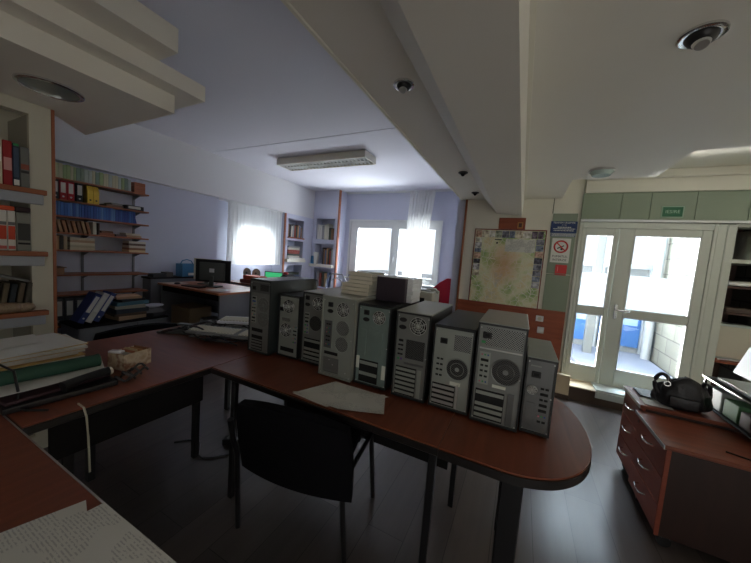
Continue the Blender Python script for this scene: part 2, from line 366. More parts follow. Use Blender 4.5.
# window wall
WX0, WX1, WZ0, WZ1 = -3.99, -1.70, .82, 2.22
struct(wall_holes(MB(), 'Y', -4.16, -.66, 0, ZB, 6.53, 6.75, [(WX0, WX1, WZ0, WZ1)]).build('wall_back', M['blue']))
struct(MB().box(-4.3, -.7, 6.50, 6.53, ZB-.03, ZB-.012, .004).build('trim_cornice', M['pvc']))
struct(MB().box(-.84, -.66, 4.03, 6.6, 0, ZB).build('wall_partition', M['blue']))
# map wall + door wall
EX0, EX1 = .52, 1.62
OP0, OP1, OPZ0, OPZ1 = 1.757, 2.75, .15, 1.90
YD = 4.0
mw = MB().box(-.72, EX0, YD, YD+.16, 0, 2.95)
struct(mw.build('wall_map', M['cream']))
dw = MB(); wall_holes(dw, 'Y', EX0, 3.3, 0, 2.95, YD, YD+.16, [(EX0, EX1, 0, 1.925), (OP0, OP1, OPZ0, OPZ1)])
struct(dw.build('wall_entrance', M['door_white']))
struct(MB().box(-.74, -.715, YD-.02, YD+.02, 0, ZR, .003).build('trim_map_edge', M['brown_edge']))
struct(MB().box(-.715, .255, YD-.012, YD, 0, .893).box(.255, .495, YD-.012, YD, 0, .893).build('trim_wainscot', M['wains']))
struct(MB().box(-.715, .495, YD-.018, YD, .893, .903).build('trim_wainscot_cap', M['brown_edge']))
gp = MB().box(.255, .495, YD-.010, YD, .905, 1.325).box(.255, .495, YD-.010, YD, 1.332, 2.018)
struct(gp.build('trim_green_panel', M['green']))
hp = MB(); xs = [.52, .862, 1.10, 1.44, 1.80, 2.2, 2.6, 3.3]
for a, b in zip(xs[:-1], xs[1:]): hp.box(a+.002, b-.002, YD-.03, YD, 1.955, 2.232)
struct(hp.build('trim_door_header', M['green']))
struct(MB().box(.52, 3.3, YD-.045, YD, 1.928, 1.955, .004).build('trim_header_rail', M['steel_b']))
struct(MB().box(.53, 3.3, YD-.06, YD, 2.232, 2.44).box(.53, 3.3, YD-.10, YD-.06, 2.36, 2.44, .01).build('trim_crown', M['cream']))
struct(MB().box(.245, .252, YD-.004, YD, 2.02, ZR).build('trim_wall_joint', M['green_joint']))
# step in front of the door
struct(MB().box(.20, 2.6, 3.75, YD, 0, .138).build('trim_step', M['step_dark']))
struct(MB().box(.20, 2.6, 3.74, YD+.10, .138, .152, .003).build('trim_step_tile', M['tile']))
# other walls, closing the room
struct(MB().box(3.2, 3.36, -3.1, 4.1, 0, 2.95).build('wall_right', M['cream']))
struct(wall_holes(MB(), 'Y', -5.6, 3.3, 0, 2.95, -3.3, -3.1, [(.2, 3.0, .9, 2.1)]).build('wall_rear', M['cream']))
# posts right of the door
struct(MB().box(1.62, 1.685, YD-.02, YD+.05, .152, 1.925, .005).box(1.69, 1.755, YD-.012, YD+.05, .152, 1.925, .005).build('trim_door_post', M['door_white']))

# ---- entrance door
d = bpy.data.objects.new('door_1', None); COL.objects.link(d); d.location = (0, 0, 0); struct(d)
fr = MB(); fr.box(.52, .552, YD-.03, YD+.06, .152, 1.925, .004).box(1.592, 1.62, YD-.03, YD+.06, .152, 1.925, .004).box(.552, 1.592, YD-.03, YD+.06, 1.862, 1.925, .004)
fr.build('door_frame', M['door_white'], d)
def leaf(x0, x1, zs, name):
    # zs: bottom glass z0,z1, top glass z0,z1 ; stiles between
    gx0, gx1 = zs[4], zs[5]; y0, y1 = YD-.025, YD+.03
    l = MB(); l.box(x0, gx0, y0, y1, .158, 1.86, .004).box(gx1, x1, y0, y1, .158, 1.86, .004)
    l.box(gx0, gx1, y0, y1, .158, zs[0], .003).box(gx0, gx1, y0, y1, zs[1], zs[2], .003).box(gx0, gx1, y0, y1, zs[3], 1.86, .003)
    o = l.build('door_leaf', M['door_white'], d)
    b = MB()
    for (za, zb) in ((zs[0], zs[1]), (zs[2], zs[3])):
        b.box(gx0, gx0+.012, y0-.004, y0+.01, za, zb).box(gx1-.012, gx1, y0-.004, y0+.01, za, zb).box(gx0, gx1, y0-.004, y0+.01, za, za+.012).box(gx0, gx1, y0-.004, y0+.01, zb-.012, zb)
    b.build('glazing_bead', M['pvc'], o)
    MB().box(gx0, gx1, YD, YD+.006, zs[0], zs[1]).build('glass_pane', M['glass'], o)
    MB().box(gx0, gx1, YD, YD+.006, zs[2], zs[3]).build('glass_pane', M['glass'], o)
    f = MB().box(gx0+.012, gx1-.012, YD-.002, YD-.0005, zs[2]+.012, 1.373).build('frosted_film', M['frost'], o)
    return o
leaf(.553, .878, (.33, .925, .998, 1.792, .585, .842), 'left')
lr = leaf(.884, 1.590, (.345, .932, 1.004, 1.796, 1.005, 1.518), 'right')
h = MB().box(.925, .955, YD-.035, YD-.022, .90, 1.06, .004).cyl((.94, YD-.035, 1.0), (.94, YD-.07, 1.0), .009).cyl((.935, YD-.07, 1.0), (1.05, YD-.07, 1.0), .009)
h.build('door_handle', M['chrome'], lr)

# ---- windows
def window(nm, axis, a0, a1, z0, z1, t, panes, handle_at=None):
    w_ = bpy.data.objects.new(nm, None); COL.objects.link(w_); struct(w_)
    f = MB(); wall_holes(f, axis, a0, a1, z0, z1, t-.02, t+.06, panes); f.build('window_frame', M['pvc'], w_)
    for (p0, p1, q0, q1) in panes:
        b = MB()
        if axis == 'Y': b.box(p0, p1, t+.02, t+.026, q0, q1)
        else: b.box(t+.02, t+.026, p0, p1, q0, q1)
        b.build('glass_pane', M['glass'], w_)
    if handle_at and axis == 'Y':
        x, z = handle_at; MB().box(x-.012, x+.012, t-.035, t-.02, z-.03, z+.03, .004).box(x-.01, x+.01, t-.055, t-.035, z-.10, z+.012, .004).build('window_handle', M['white_plastic'], w_)
    return w_
wn1 = window('window_1', 'Y', WX0, WX1, WZ0, WZ1, 6.56, [(-3.79, -2.87, .96, 2.06), (-2.67, -1.80, .96, 2.06)], (-2.77, 1.37))
MB().box(WX0-.05, WX1+.05, 6.40, 6.56, WZ0-.04, WZ0, .006).build('window_sill', M['pvc'], wn1)
mo = MB().box(WX0-.045, WX0, 6.51, 6.54, WZ0, WZ1+.045).box(WX1, WX1+.045, 6.51, 6.54, WZ0, WZ1+.045).box(WX0, WX1, 6.51, 6.54, WZ1, WZ1+.045)
mo.build('window_surround', M['pvc'], wn1)
window('window_2', 'X', 4.05, 4.95, 1.0, 2.08, -5.36, [(4.12, 4.46, 1.07, 2.0), (4.54, 4.88, 1.07, 2.0)])
window('window_3', 'Y', .2, 3.0, .9, 2.1, -3.22, [(.28, 1.55, .98, 2.02), (1.65, 2.92, .98, 2.02)])

# ---- outside
struct(MB().box(-14, 14, 4.16, 30, -.25, -.02).box(-14, 14, -14, -3.3, -.25, -.02).box(-14, -5.6, -3.3, 4.2, -.25, -.02).build('ground_outside', M['ground']))
sw = MB().box(2.05, 2.35, 4.17, 6.5, -.02, 3.4).build('stone_wall', M['stone']); struct(sw)
struct(MB().cyl((1.96, 6.30, -.02), (1.96, 6.30, 3.4), .06, n=20).build('trim_outside_downpipe', M['out_white']))
nb = thing('outbuilding', 'low white outbuilding with blue doors seen through the glass entrance door', 'building', (0, 6.7, 0))
MB().box(-.6, 2.0, 0, .3, -.02, 1.50).build('wall', M['facade'], nb)
MB().box(-.62, 2.02, -.06, .35, 1.50, 1.58).build('roof_edge', M['out_white'], nb)
for x, w_ in ((.30, .16), (1.12, .16), (1.44, .07), (1.80, .15)):
    f = MB(); wall_holes(f, 'Y', x-w_, x+w_, .12, 1.22, -.05, 0.01, [(x-w_+.035, x+w_-.035, .50, 1.12)]); f = f.build('blue_door', M['facade_blue'], nb)
    MB().box(x-w_+.035, x+w_-.035, -.02, -.005, .50, 1.12).build('pane', M['pale_pane'], f)
    MB().box(x+w_+.01, x+w_+.05, -.09, -.01, -.02, 1.5).build('white_post', M['out_white'], nb)
tag(MB().prism([(.9, 5.3), (1.5, 4.6), (2.0, 4.5), (2.0, 6.6), (.6, 6.6)], -.02, .03).build('outdoor_ramp', M['asphalt']), 'grey sloping ramp on the ground outside the entrance door', 'ramp')
tag(MB().box(1.06, 1.18, 6.0, 6.12, -.02, 3.2, .01).build('porch_column', mat('grey_column_paint', rgb(92, 98, 100), .7)), 'grey porch column standing outside behind the left glass door leaf', 'column')

# ================================================================= LARGE FURNITURE
TZ = .75
def rounded_end(x0, x1, y0, y1, z0, z1, mb, g=0):
    key = [(.00, y0), (.075, y0+.010), (.165, y0+.055), (.235, y0+.135), (.278, y0+.245), (.291, y0+.37), (.282, y0+.50), (.255, y0+.62), (.205, y0+.71), (.13, y1)]
    pts = [(x0, y0)]
    for i in range(len(key)-1):
        p0, p1, p2, p3 = key[max(i-1, 0)], key[i], key[i+1], key[min(i+2, len(key)-1)]
        for k in range(5):
            t = k/5; f = lambda a, b, c, d: .5*((2*b)+(c-a)*t+(2*a-5*b+4*c-d)*t*t+(3*b-a-3*c+d)*t**3)
            pts.append((f(p0[0], p1[0], p2[0], p3[0]), f(p0[1], p1[1], p2[1], p3[1])))
    pts += [key[-1], (x0, y1)]
    return mb.prism(pts, z0, z1)
def square_leg(x, y, s, z1, parent, name='leg'):
    return MB().box(x-s/2, x+s/2, y-s/2, y+s/2, 0.0, z1, .003).build(name, M['black_metal'], parent)

# middle desk of the long row, with the towers
t = thing('desk', 'long cherry desk with black edge carrying the row of computer towers', 'desk')
MB().box(-1.356, -.19, .963, 1.72, TZ-.006, TZ, .001).build('desk_top', M['cherry'], t)
MB().box(-1.357, -.19, .958, 1.724, TZ-.032, TZ-.006, .003).build('edge_band', M['black_edge'], t)
MB().box(-1.33, -.24, 1.50, 1.515, .30, TZ-.032).build('modesty_panel', M['black_panel'], t)
for x in (-1.30, -.225):
    for y in (1.06, 1.64): square_leg(x, y, .028, TZ-.032, t)
MB().box(-1.33, -.21, 1.045, 1.075, TZ-.062, TZ-.032).build('rail', M['black_metal'], t)
# rounded end piece
t = thing('desk_extension', 'rounded cherry end section of the desk row nearest the glass door', 'desk')
rounded_end(-.188, .29, .963, 1.722, TZ-.006, TZ, MB()).build('desk_top', M['cherry'], t)
rounded_end(-.188, .29, .957, 1.727, TZ-.034, TZ-.006, MB()).build('edge_band', M['black_edge'], t, True)
MB().box(.01, .075, 1.005, 1.055, 0, TZ-.034, .004).build('leg', M['black_metal'], t)
MB().box(.01, .075, 1.60, 1.65, 0, TZ-.034, .004).build('leg', M['black_metal'], t)
MB().box(.025, .06, 1.055, 1.60, TZ-.07, TZ-.034).build('rail', M['black_metal'], t)
# left desk
t = thing('desk', 'left cherry desk holding the papers, cardboard box and tangled cables', 'desk')
MB().box(-2.23, -1.362, .325, 1.72, TZ-.006, TZ, .001).build('desk_top', M['cherry_y'], t)
MB().box(-2.234, -1.358, .325, 1.724, TZ-.034, TZ-.006, .003).build('edge_band', M['black_edge'], t)
MB().box(-1.425, -1.41, .40, .955, .563, TZ-.034).build('modesty_panel', M['black_panel'], t)
for x, y in ((-2.05, .74), (-1.76, 1.15), (-2.10, 1.64), (-1.45, 1.64), (-1.47, .46)): square_leg(x, y, .035, TZ-.034, t)
MB().box(-2.06, -2.04, .74, 1.64, TZ-.08, TZ-.034).build('rail', M['black_metal'], t)
# near desk
t = thing('desk', 'near cherry desk in the bottom left corner with printed sheets on it', 'desk')
MB().box(-2.14, -.30, -.46, .316, TZ-.006, TZ, .001).build('desk_top', M['cherry'], t)
MB().box(-2.144, -.296, -.464, .321, TZ-.034, TZ-.006, .003).build('edge_band', M['black_edge'], t)
MB().box(-2.14, -.30, .3165, .3205, TZ-.0055, TZ-.0005).build('edge_strip', M['steel_b'], t)  # bright strip imitating the highlight along the desk's edge band
MB().box(-1.95, -.5, -.02, -.005, .35, TZ-.034).build('modesty_panel', M['black_panel'], t)
for x in (-2.05, -.38):
    for y in (-.4, .24): square_leg(x, y, .035, TZ-.034, t)

# ---- visitor chair pushed under the desk
def chair(loc, rz, label):
    t = thing('office_chair', label, 'chair', loc, rz)
    MB().grid(lambda u, v: Vector(((u-.5)*.47*(1-.08*abs(2*v-1)), -.20+.42*v, .455+.018*math.cos((u-.5)*PI)-.03*(v > .95))), 10, 8, .05).build('seat', M['black_fabric'], t, True)
    def bk(u, v):
        a = (u-.5)*2
        wd = .262*(1-.10*v**3)
        return Vector((a*wd+.06+.03*v, -.205-.11*v-.035*(1-a*a), .40+.385*v-(.035*a*a*v)))
    MB().grid(bk, 14, 10, .035).build('backrest', M['black_fabric'], t, True)
    for s in (-1, 1):
        MB().tube([(s*.285, -.12, .0), (s*.262, -.17, .43), (s*.235, -.225, .52), (s*.225, -.26, .64)], .0125, 10).build('leg', M['black_metal'], t, True)
        MB().tube([(s*.275, .31, .0), (s*.262, .22, .43)], .0125, 10).build('leg', M['black_metal'], t, True)
        MB().tube([(s*.262, -.17, .425), (s*.262, .22, .425)], .011, 8).build('side_rail', M['black_metal'], t, True)
    MB().tube([(-.262, .18, .425), (.262, .18, .425)], .010, 8).tube([(-.262, -.14, .425), (.262, -.14, .425)], .010, 8).build('cross_rail', M['black_metal'], t, True)
    return t
chair((-.855, 1.12, 0), math.radians(9), 'black visitor chair tucked under the long desk below the towers')

# ---- drawer pedestals at the right
def pedestal(x0, y0, y1, ztop, depth, label, mtop):
    t = thing('drawer_pedestal', label, 'cabinet', (x0, y0, 0))
    wd = y1-y0
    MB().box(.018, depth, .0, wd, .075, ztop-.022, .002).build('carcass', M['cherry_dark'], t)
    MB().box(-.012, depth+.01, -.006, wd+.004, ztop-.022, ztop, .003).build('top', M['cherry_y'], t)
    MB().box(-.0, .018, -.003, -.0005, .075, ztop-.022).build('front_edge', M['cherry_front'], t)
    MB().box(-.014, -.010, -.006, wd+.004, ztop-.022, ztop-.002).build('top_edge', M['steel_b'], t)
    H = (ztop-.03-.085)/3
    for k in range(3):
        z0 = .085+k*H
        f = MB().box(0, .018, .004, wd-.004, z0+.002, z0+H-.003, .002).build('drawer', M['cherry_front'], t)
        zc = z0+H*.62; yc = wd*.5
        MB().tube([(0, yc-.05, zc), (-.020, yc-.045, zc), (-.027, yc, zc-.004), (-.020, yc+.045, zc), (0, yc+.05, zc)], .0042, 8).build('handle', M['chrome'], f, True)
        if k == 2: MB().cyl((0, wd-.04, zc+.03), (-.006, wd-.04, zc+.03), .009, n=14).build('lock', M['chrome'], f)
    for (x, y) in ((.06, .05), (.06, wd-.05), (depth-.06, .05), (depth-.06, wd-.05)):
        c = MB().cyl((x, y-.012, .028), (x, y+.012, .028), .028, n=18).box(x-.012, x+.012, y-.016, y+.016, .045, .076).build('caster', M['black'], t)
    return t
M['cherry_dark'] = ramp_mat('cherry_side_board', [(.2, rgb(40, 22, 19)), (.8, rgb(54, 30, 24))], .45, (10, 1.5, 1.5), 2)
M['cherry_front'] = ramp_mat('cherry_drawer_front', [(.2, rgb(126, 58, 42)), (.8, rgb(150, 76, 54))], .42, (1.5, 2, 12), 2)
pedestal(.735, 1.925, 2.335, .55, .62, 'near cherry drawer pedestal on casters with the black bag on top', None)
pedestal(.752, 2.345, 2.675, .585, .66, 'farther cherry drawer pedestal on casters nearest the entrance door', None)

# ---- built-in shelving right of the door
t = thing('shelving_cabinet', 'dark brown shelving built into the opening right of the glass door', 'cabinet', (0, 0, 0))
M['dark_brown'] = mat('dark_brown_board', rgb(74, 48, 38), .6, vary=.12, scale=9)
MB().box(OP0-.02, OP1+.02, YD+.56, YD+.58, .05, 2.0).build('back', M['dark_brown'], t)
MB().box(OP0-.02, OP0, YD+.165, YD+.56, .05, 2.0).build('side', M['dark_brown'], t)
MB().box(OP1, OP1+.02, YD+.165, YD+.56, .05, 2.0).build('side', M['dark_brown'], t)
MB().box(OP0-.02, OP1+.02, YD+.165, YD+.58, 2.0, 2.02).build('cabinet_top', M['dark_brown'], t)
for i, (z, mm, y0) in enumerate(((.62, 'wains', YD), (1.09, 'dark_brown', YD+.1), (1.345, 'dark_brown', YD+.1), (1.60, 'door_white', YD))):
    MB().box(OP0+.001, OP1-.001, y0+.01, YD+.56, z-(.035 if mm == 'door_white' else .02), z).build('shelf', M[mm], t)
MB().box(OP0+.2, OP0+.215, YD+.03, YD+.56, 1.60, 1.90).build('divider', M['door_white'], t)
t = thing('electrical_box', 'large white plastic box on the lower shelf right of the door', 'box', (1.80, 4.14, .62))
MB().box(0, .30, 0, .22, 0, .35, .012, 2).build('box_body', M['mat_pale'], t); MB().box(.01, .29, -.008, 0, .02, .33, .004).build('front_cover', M['beige_plastic'], t)
tag(MB().box(-.11, .11, -.05, .05, 0, .055, .02, 3).build('silver_tin', M['steel_b'], loc=(1.93, 4.2, 1.345)), 'small silver box on the middle shelf right of the door', 'tin')
tag(MB().box(-.16, .16, -.1, .1, 0, .045, .006).build('brown_album', M['step_dark'], loc=(2.0, 4.24, 1.09)), 'flat brown album on a shelf above the white plastic box', 'album')
tag(MB().tube([(1.80, 4.06, .628), (1.86, 4.03, .64), (1.94, 4.08, .632), (2.05, 4.05, .65), (2.2, 4.08, .628)], .007, 6).build('white_cable', M['white_plastic']), 'loose white cable lying in front of the white plastic box', 'cable')

# ---- white cabinet with bookshelves, far left
XC = -2.6; YE = .78
t = thing('wall_cabinet', 'cream panelled bookcase with brown edge in the left foreground', 'bookcase')
wb = MB(); wall_holes(wb, 'X', -1.6, YE-.016, 0, 2.095, XC-.03, XC, [(-1.55, .675, .895, 1.165), (-1.55, .675, 1.25, 1.525), (-1.55, .675, 1.61, 2.03), (-1.55, .675, .1, .80)])
wb.box(XC-.36, XC-.34, -1.6, YE-.016, 0, 2.095).box(XC-.34, XC-.03, YE-.05, YE-.016, 0, 2.095)
wb.build('carcass', M['cream_panel'] if 'cream_panel' in M else mat('cream_cabinet_panel', rgb(196, 192, 176), .6), t)
MB().box(XC-.34, XC-.03, .675, .69, .1, 2.03).build('inner_side', mat('grey_inner_board', rgb(150, 146, 134), .6), t)
MB().box(XC-.36, XC+.004, YE-.016, YE, 0, 2.095, .002).build('edge_strip', M['brown_edge'], t)
for z in (.895, 1.25, 1.61):
    s_ = MB().box(XC-.34, XC+.045, -1.6, YE-.048, z-.028, z, .002).build('shelf', M['brown_edge'], t)
    MB().box(XC+.001, XC+.035, -1.6, YE-.060, z-.085, z-.028, .002).build('fascia', M['grey_board_l'] if 'grey_board_l' in M else mat('pale_grey_fascia', rgb(160, 164, 172), .55), s_)
def upright_book(loc, thick, h, depth, m, label, group=None, axis='y', cat='book', lean=0, nm='book', band=None):
    """book standing with its spine towards +x (axis y) or towards -y (axis x)"""
    o = MB()
    o.box(-depth, 0, -thick/2, thick/2, 0, h, min(.003, thick*.2))
    mt = Matrix.Rotation(lean, 4, 'X')
    if axis == 'x': mt = Matrix.Rotation(-PI/2, 4, 'Z') @ mt
    o.xf(mt)
    b = o.build(nm, m, None, loc=loc); tag(b, label, cat, group)
    if band:
        for (z0, z1, bm_) in band:
            q = MB().box(0, .0015, -thick*.42, thick*.42, h*z0, h*z1); q.xf(mt); q.build('label', bm_, b)
    return b
P = lambda r, g, b: mat('book_%d_%d_%d' % (r, g, b), rgb(r, g, b), .65)
# top shelf of the cream bookcase
X_ = XC+.02
cb_ = [(.652, .036, .225, P(112, 112, 108), 'grey thick book at the right end of the cream bookcase top shelf', [(.45, .58, P(150, 80, 60)), (.36, .42, M['ink'])]),
       (.620, .024, .235, P(40, 50, 70), 'dark blue and white book between grey and red books', [(.03, .16, M['paper']), (.22, .9, P(60, 76, 96)), (.94, .99, P(60, 160, 90))]),
       (.589, .034, .240, P(150, 24, 30), 'red binder with white spine writing on cream bookcase top shelf', [(.34, .62, P(205, 150, 145))]),
       (.548, .044, .242, P(196, 186, 160), 'beige box file left of the red binder', [(.5, .8, M['paper'])]),
       (.500, .046, .24, P(120, 120, 112), 'grey box file left of the beige box file', None)]
for y, th, h_, m_, lb, bd in cb_: upright_book((X_, y, 1.61), th, h_, .24, m_, lb, band=bd, cat='book')
cb_ = [(.643, .056, .218, P(128, 128, 120), 'grey spined dictionary with vertical lettering at the right of the second shelf', [(.28, .72, P(60, 60, 58)), (.17, .22, M['dark'])]),
       (.597, .030, .222, P(208, 204, 196), 'white and orange binder directly left of the grey dictionary', [(.28, .62, P(196, 66, 36)), (.04, .12, P(190, 90, 80)), (.64, .72, P(110, 110, 110))]),
       (.565, .030, .222, P(208, 204, 196), 'second white and orange binder left of the grey dictionary', [(.28, .62, P(196, 66, 36)), (.04, .12, P(190, 90, 80)), (.64, .72, P(110, 110, 110))]),
       (.533, .030, .222, P(208, 204, 196), 'third white and orange binder left of the grey dictionary', [(.28, .62, P(196, 66, 36)), (.04, .12, P(190, 90, 80))]),
       (.48, .07, .22, P(90, 80, 70), 'brown volume left of the white and orange binders', None)]
for y, th, h_, m_, lb, bd in cb_: upright_book((X_, y, 1.25), th, h_, .22, m_, lb, band=bd)
tag(MB().box(-.2, 0, -.115, .0, 0, .024, .003).build('book', P(206, 82, 44), loc=(X_, .610, 1.4735)), 'orange book lying flat over the white and orange binders', 'book')
tag(MB().box(-.2, 0, .0, .058, 0, .026, .003).build('book', P(52, 32, 36), loc=(X_, .613, 1.4735)), 'dark maroon book lying flat over the grey dictionary', 'book')
cols = [(70, 64, 56), (96, 84, 66), (38, 46, 52), (104, 92, 72), (60, 50, 44), (112, 100, 80), (52, 44, 40)]
for i, c in enumerate(cols):
    upright_book((X_-.02, .648-.030*i, .897), .022, .17-.004*(i % 3), .2, P(*c), 'worn %s book leaning on the lower cream bookcase shelf, %s from the right' % (['brown', 'tan', 'dark blue', 'tan', 'brown', 'beige', 'dark brown'][i], ORD[i]), lean=-.14)
tag(MB().grid(lambda u, v: Vector((-.2*u, .30*(v-.5), .055*(1-u)*0+.018*math.sin(3*v)-.05*v)), 3, 8, .012).build('glossy_folder', M['steel_d'], loc=(X_+.02, .50, 1.118)), 'glossy grey folder lying across the leaning old books', 'folder')
tag(MB().sph((0, 0, .03), .045, (1, 2.2, .66)).sph((.01, .07, .028), .034, (1, 1.2, .8)).build('plastic_bag', mat('crumpled_bag', rgb(150, 128, 104), .5, bump=.9, bscale=60), None, True, loc=(X_+.0, .57, .895)), 'crumpled brownish plastic bag in front of the old leaning books', 'bag')

# ================================================================= COMPUTER TOWERS
def tower(name_label, x0, y0, wd, h, dep, style, case_m, plate_m, rz=0.0, top_m=None):
    """a computer tower seen from the rear; rear face towards -y; origin at its base, left rear corner"""
    t = thing('computer_tower', name_label, 'computer', (x0, y0, TZ), rz, 'computer towers lined up on the desk')
    b = MB().box(0, wd, .012, dep, .008, h-.006, style.get('bev', .004), 2 if style.get('bev') else 1)
    b.build('case', case_m, t, bool(style.get('bev')))
    fr_ = MB()
    fr_.box(0, .006, 0, .014, .008, h-.004).box(wd-.006, wd, 0, .014, .008, h-.004).box(.006, wd-.006, 0, .014, h-.012, h-.004).box(.006, wd-.006, 0, .014, .008, .016)
    fr_.build('rear_frame', case_m if style.get('dark_frame') else plate_m, t)
    top = MB().box(-.001, wd+.001, .002, dep+.002, h-.008, h, .002)
    top.build('top_cover', top_m or case_m, t)
    MB().box(.004, wd-.004, dep, dep+.035, .01, h-.006, .01, 2).build('front_bezel', M['black'], t)
    for fx in (.03, wd-.03):
        for fy in (.05, dep-.05): MB().cyl((fx, fy, 0), (fx, fy, .009), .012, n=12).build('foot', M['black'], t)
    MB().box(.006, wd-.006, .006, .012, .016, h-.012).build('rear_panel', plate_m, t)
    X = lambda u: .006+(wd-.012)*u
    Z = lambda v: h-.012-(h-.028)*v
    Y0 = .006
    for (su, sv) in ((.03, .03), (.97, .03), (.03, .985), (.97, .985), (.97, .5)): MB().cyl((X(su), Y0-.0028, Z(sv)), (X(su), Y0, Z(sv)), .0026, n=8).build('screw', M['steel_b'], t)
    for f in style['f']:
        k = f[0]
        if k == 'fan':
            _, u, v, r = f[:4]; r *= wd; c = (X(u), Y0, Z(v))
            g = MB().cyl((c[0], Y0-.001, c[2]), (c[0], Y0+.003, c[2]), r, n=32).build('fan_opening', M['dark'], t)
            q = MB()
            for rr in (.97, .72, .47): q.torus((c[0], Y0-.003, c[2]), r*rr, .0012, 'Y', 28, 4)
            for a in range(4):
                ca, sa = math.cos(a*PI/4+.4), math.sin(a*PI/4+.4)
                q.cyl((c[0]-r*ca, Y0-.003, c[2]-r*sa), (c[0]+r*ca, Y0-.003, c[2]+r*sa), .0011, n=4)
            q.build('fan_grille', M['steel_b'], g)
            q = MB()
            for a in range(7):
                a0 = a*2*PI/7; pts = []
                for (rr, da) in ((.28, -.1), (.9, .15), (.9, .62), (.28, .45)): pts.append((c[0]+r*rr*math.cos(a0+da), c[2]+r*rr*math.sin(a0+da)))
                q.prism(pts, Y0-.0016, Y0-.0011, 'Y')
            q.build('fan_blade', M['steel_d'], g)
            MB().cyl((c[0], Y0-.0024, c[2]), (c[0], Y0, c[2]), r*.33, n=20).build('fan_hub', M['steel_l'], g)
        elif k == 'vent':      # punched round or square area
            _, u, v, ru, rv, sq = f[:6]; mm = M['holes_d'] if len(f) > 6 else M['holes']
            if sq: q = MB().box(X(u)-ru*wd, X(u)+ru*wd, Y0-.0012, Y0, Z(v)-rv*wd, Z(v)+rv*wd, .0005)
            else: q = MB().cyl((X(u), Y0-.0014, Z(v)), (X(u), Y0, Z(v)), ru*wd, n=32)
            q.xf(Matrix.Translation((0, -.0018, 0))); g = q.build('vent', mm, t)
            if not sq: 
                MB().torus((X(u), Y0-.0032, Z(v)), ru*wd, .0018, 'Y', 32, 5).build('vent_rim', plate_m, g)
                if ru > .25: MB().cyl((X(u), Y0-.0040, Z(v)), (X(u), Y0-.0030, Z(v)), ru*wd*.2, n=18).torus((X(u), Y0-.0034, Z(v)), ru*wd*.6, .0009, 'Y', 24, 4).build('fan_hub', plate_m, g)
        elif k == 'socket':
            _, u, v = f[:3]; mm = f[3] if len(f) > 3 else 'black'; s_ = f[4] if len(f) > 4 else 1
            g = MB().box(X(u)-.015*s_, X(u)+.015*s_, Y0-.004, Y0, Z(v)-.012*s_, Z(v)+.012*s_, .002).build('power_socket', M[mm], t)
            MB().box(X(u)-.008, X(u)+.008, Y0-.0046, Y0-.004, Z(v)-.005, Z(v)+.006).build('pin_slot', M['dark'], g)
        elif k == 'oval':
            _, u, v = f[:3]
            MB().cyl((X(u), Y0-.003, Z(v)), (X(u), Y0, Z(v)), .017, n=24).xf(Matrix.Translation((0, 0, Z(v)*.42)) @ Matrix.Diagonal((1, 1, .58, 1))).build('power_socket', M['black'], t)
        elif k == 'io':        # port field: u0,u1,v0,v1
            _, u0, u1, v0, v1, seed, base = f[:7]
            sh = MB().box(X(u0), X(u1), Y0-.0015, Y0, Z(v1), Z(v0)).build('port_plate', M[base], t)
            R_ = random.Random(seed); n = max(3, int((Z(v0)-Z(v1))/.019))
            for i in range(n):
                zc = Z(v0)-(i+.5)*(Z(v0)-Z(v1))/n
                kind = R_.choice(['round', 'usb', 'usb', 'par', 'jack']) if n > 3 else 'usb'
                uu = (X(u0)+X(u1))/2; hw = (X(u1)-X(u0))/2
                if kind == 'round':
                    for s_, cc in ((-.45, 'port_green'), (.45, 'port_purple')): MB().cyl((uu+s_*hw, Y0-.004, zc), (uu+s_*hw, Y0, zc), .005, n=12).build('port', M[cc], sh)
                elif kind == 'usb':
                    for s_ in (-.42, .42): MB().box(uu+s_*hw-.0055, uu+s_*hw+.0055, Y0-.0035, Y0, zc-.0035, zc+.0035).build('port', M['dark'], sh)
                elif kind == 'par': MB().box(uu-hw*.7, uu+hw*.7, Y0-.004, Y0, zc-.005, zc+.005, .001).build('port', M['port_blue'] if R_.random() < .5 else M['dark'], sh)
                else:
                    for s_, cc in ((-.55, 'port_pink'), (0, 'port_green'), (.55, 'port_blue')): MB().cyl((uu+s_*hw, Y0-.003, zc), (uu+s_*hw, Y0, zc), .0032, n=10).build('port', M[cc], sh)
        elif k == 'slots':     # expansion slots u0,u1,v0,v1,n, open slots
            _, u0, u1, v0, v1, n, op = f[:7]; hh = (Z(v0)-Z(v1))/n; cm = f[7] if len(f) > 7 else 'steel_l'
            g = MB().box(X(u0)-.002, X(u1)+.002, Y0-.001, Y0, Z(v1)-.002, Z(v0)+.002).build('slot_recess', M['dark'], t)
            for i in range(n):
                if i in op: continue
                za = Z(v0)-(i+1)*hh+hh*.2; zb = Z(v0)-i*hh-hh*.2
                MB().box(X(u0), X(u1), Y0-.0035, Y0-.001, za, zb, .0008).build('slot_cover', M[cm], g)
        elif k == 'plate':
            _, u0, u1, v0, v1, mm = f[:6]
            MB().box(X(u0), X(u1), Y0-(.0008 if len(f) > 6 and f[6] == 'power_supply' else .0025), Y0, Z(v1), Z(v0), .0003).build(f[6] if len(f) > 6 else 'cover_plate', M[mm], t)
        elif k == 'screw':
            MB().cyl((X(f[1]), Y0-.003, Z(f[2])), (X(f[1]), Y0, Z(f[2])), .0032, n=8).build('screw', M['steel_b'], t)
    return t
for n_, c_ in (('port_green', (60, 150, 90)), ('port_purple', (110, 80, 150)), ('port_blue', (50, 80, 150)), ('port_pink', (200, 110, 130))): M[n_] = mat(n_, rgb(*c_), .4)
M['case_dark'] = mat('charcoal_case_paint', (.022, .024, .026), .35)
M['case_slate'] = mat('slate_case_paint', (.030, .037, .038), .3)
M['case_grey'] = mat('grey_case_paint', rgb(170, 170, 160), .45)
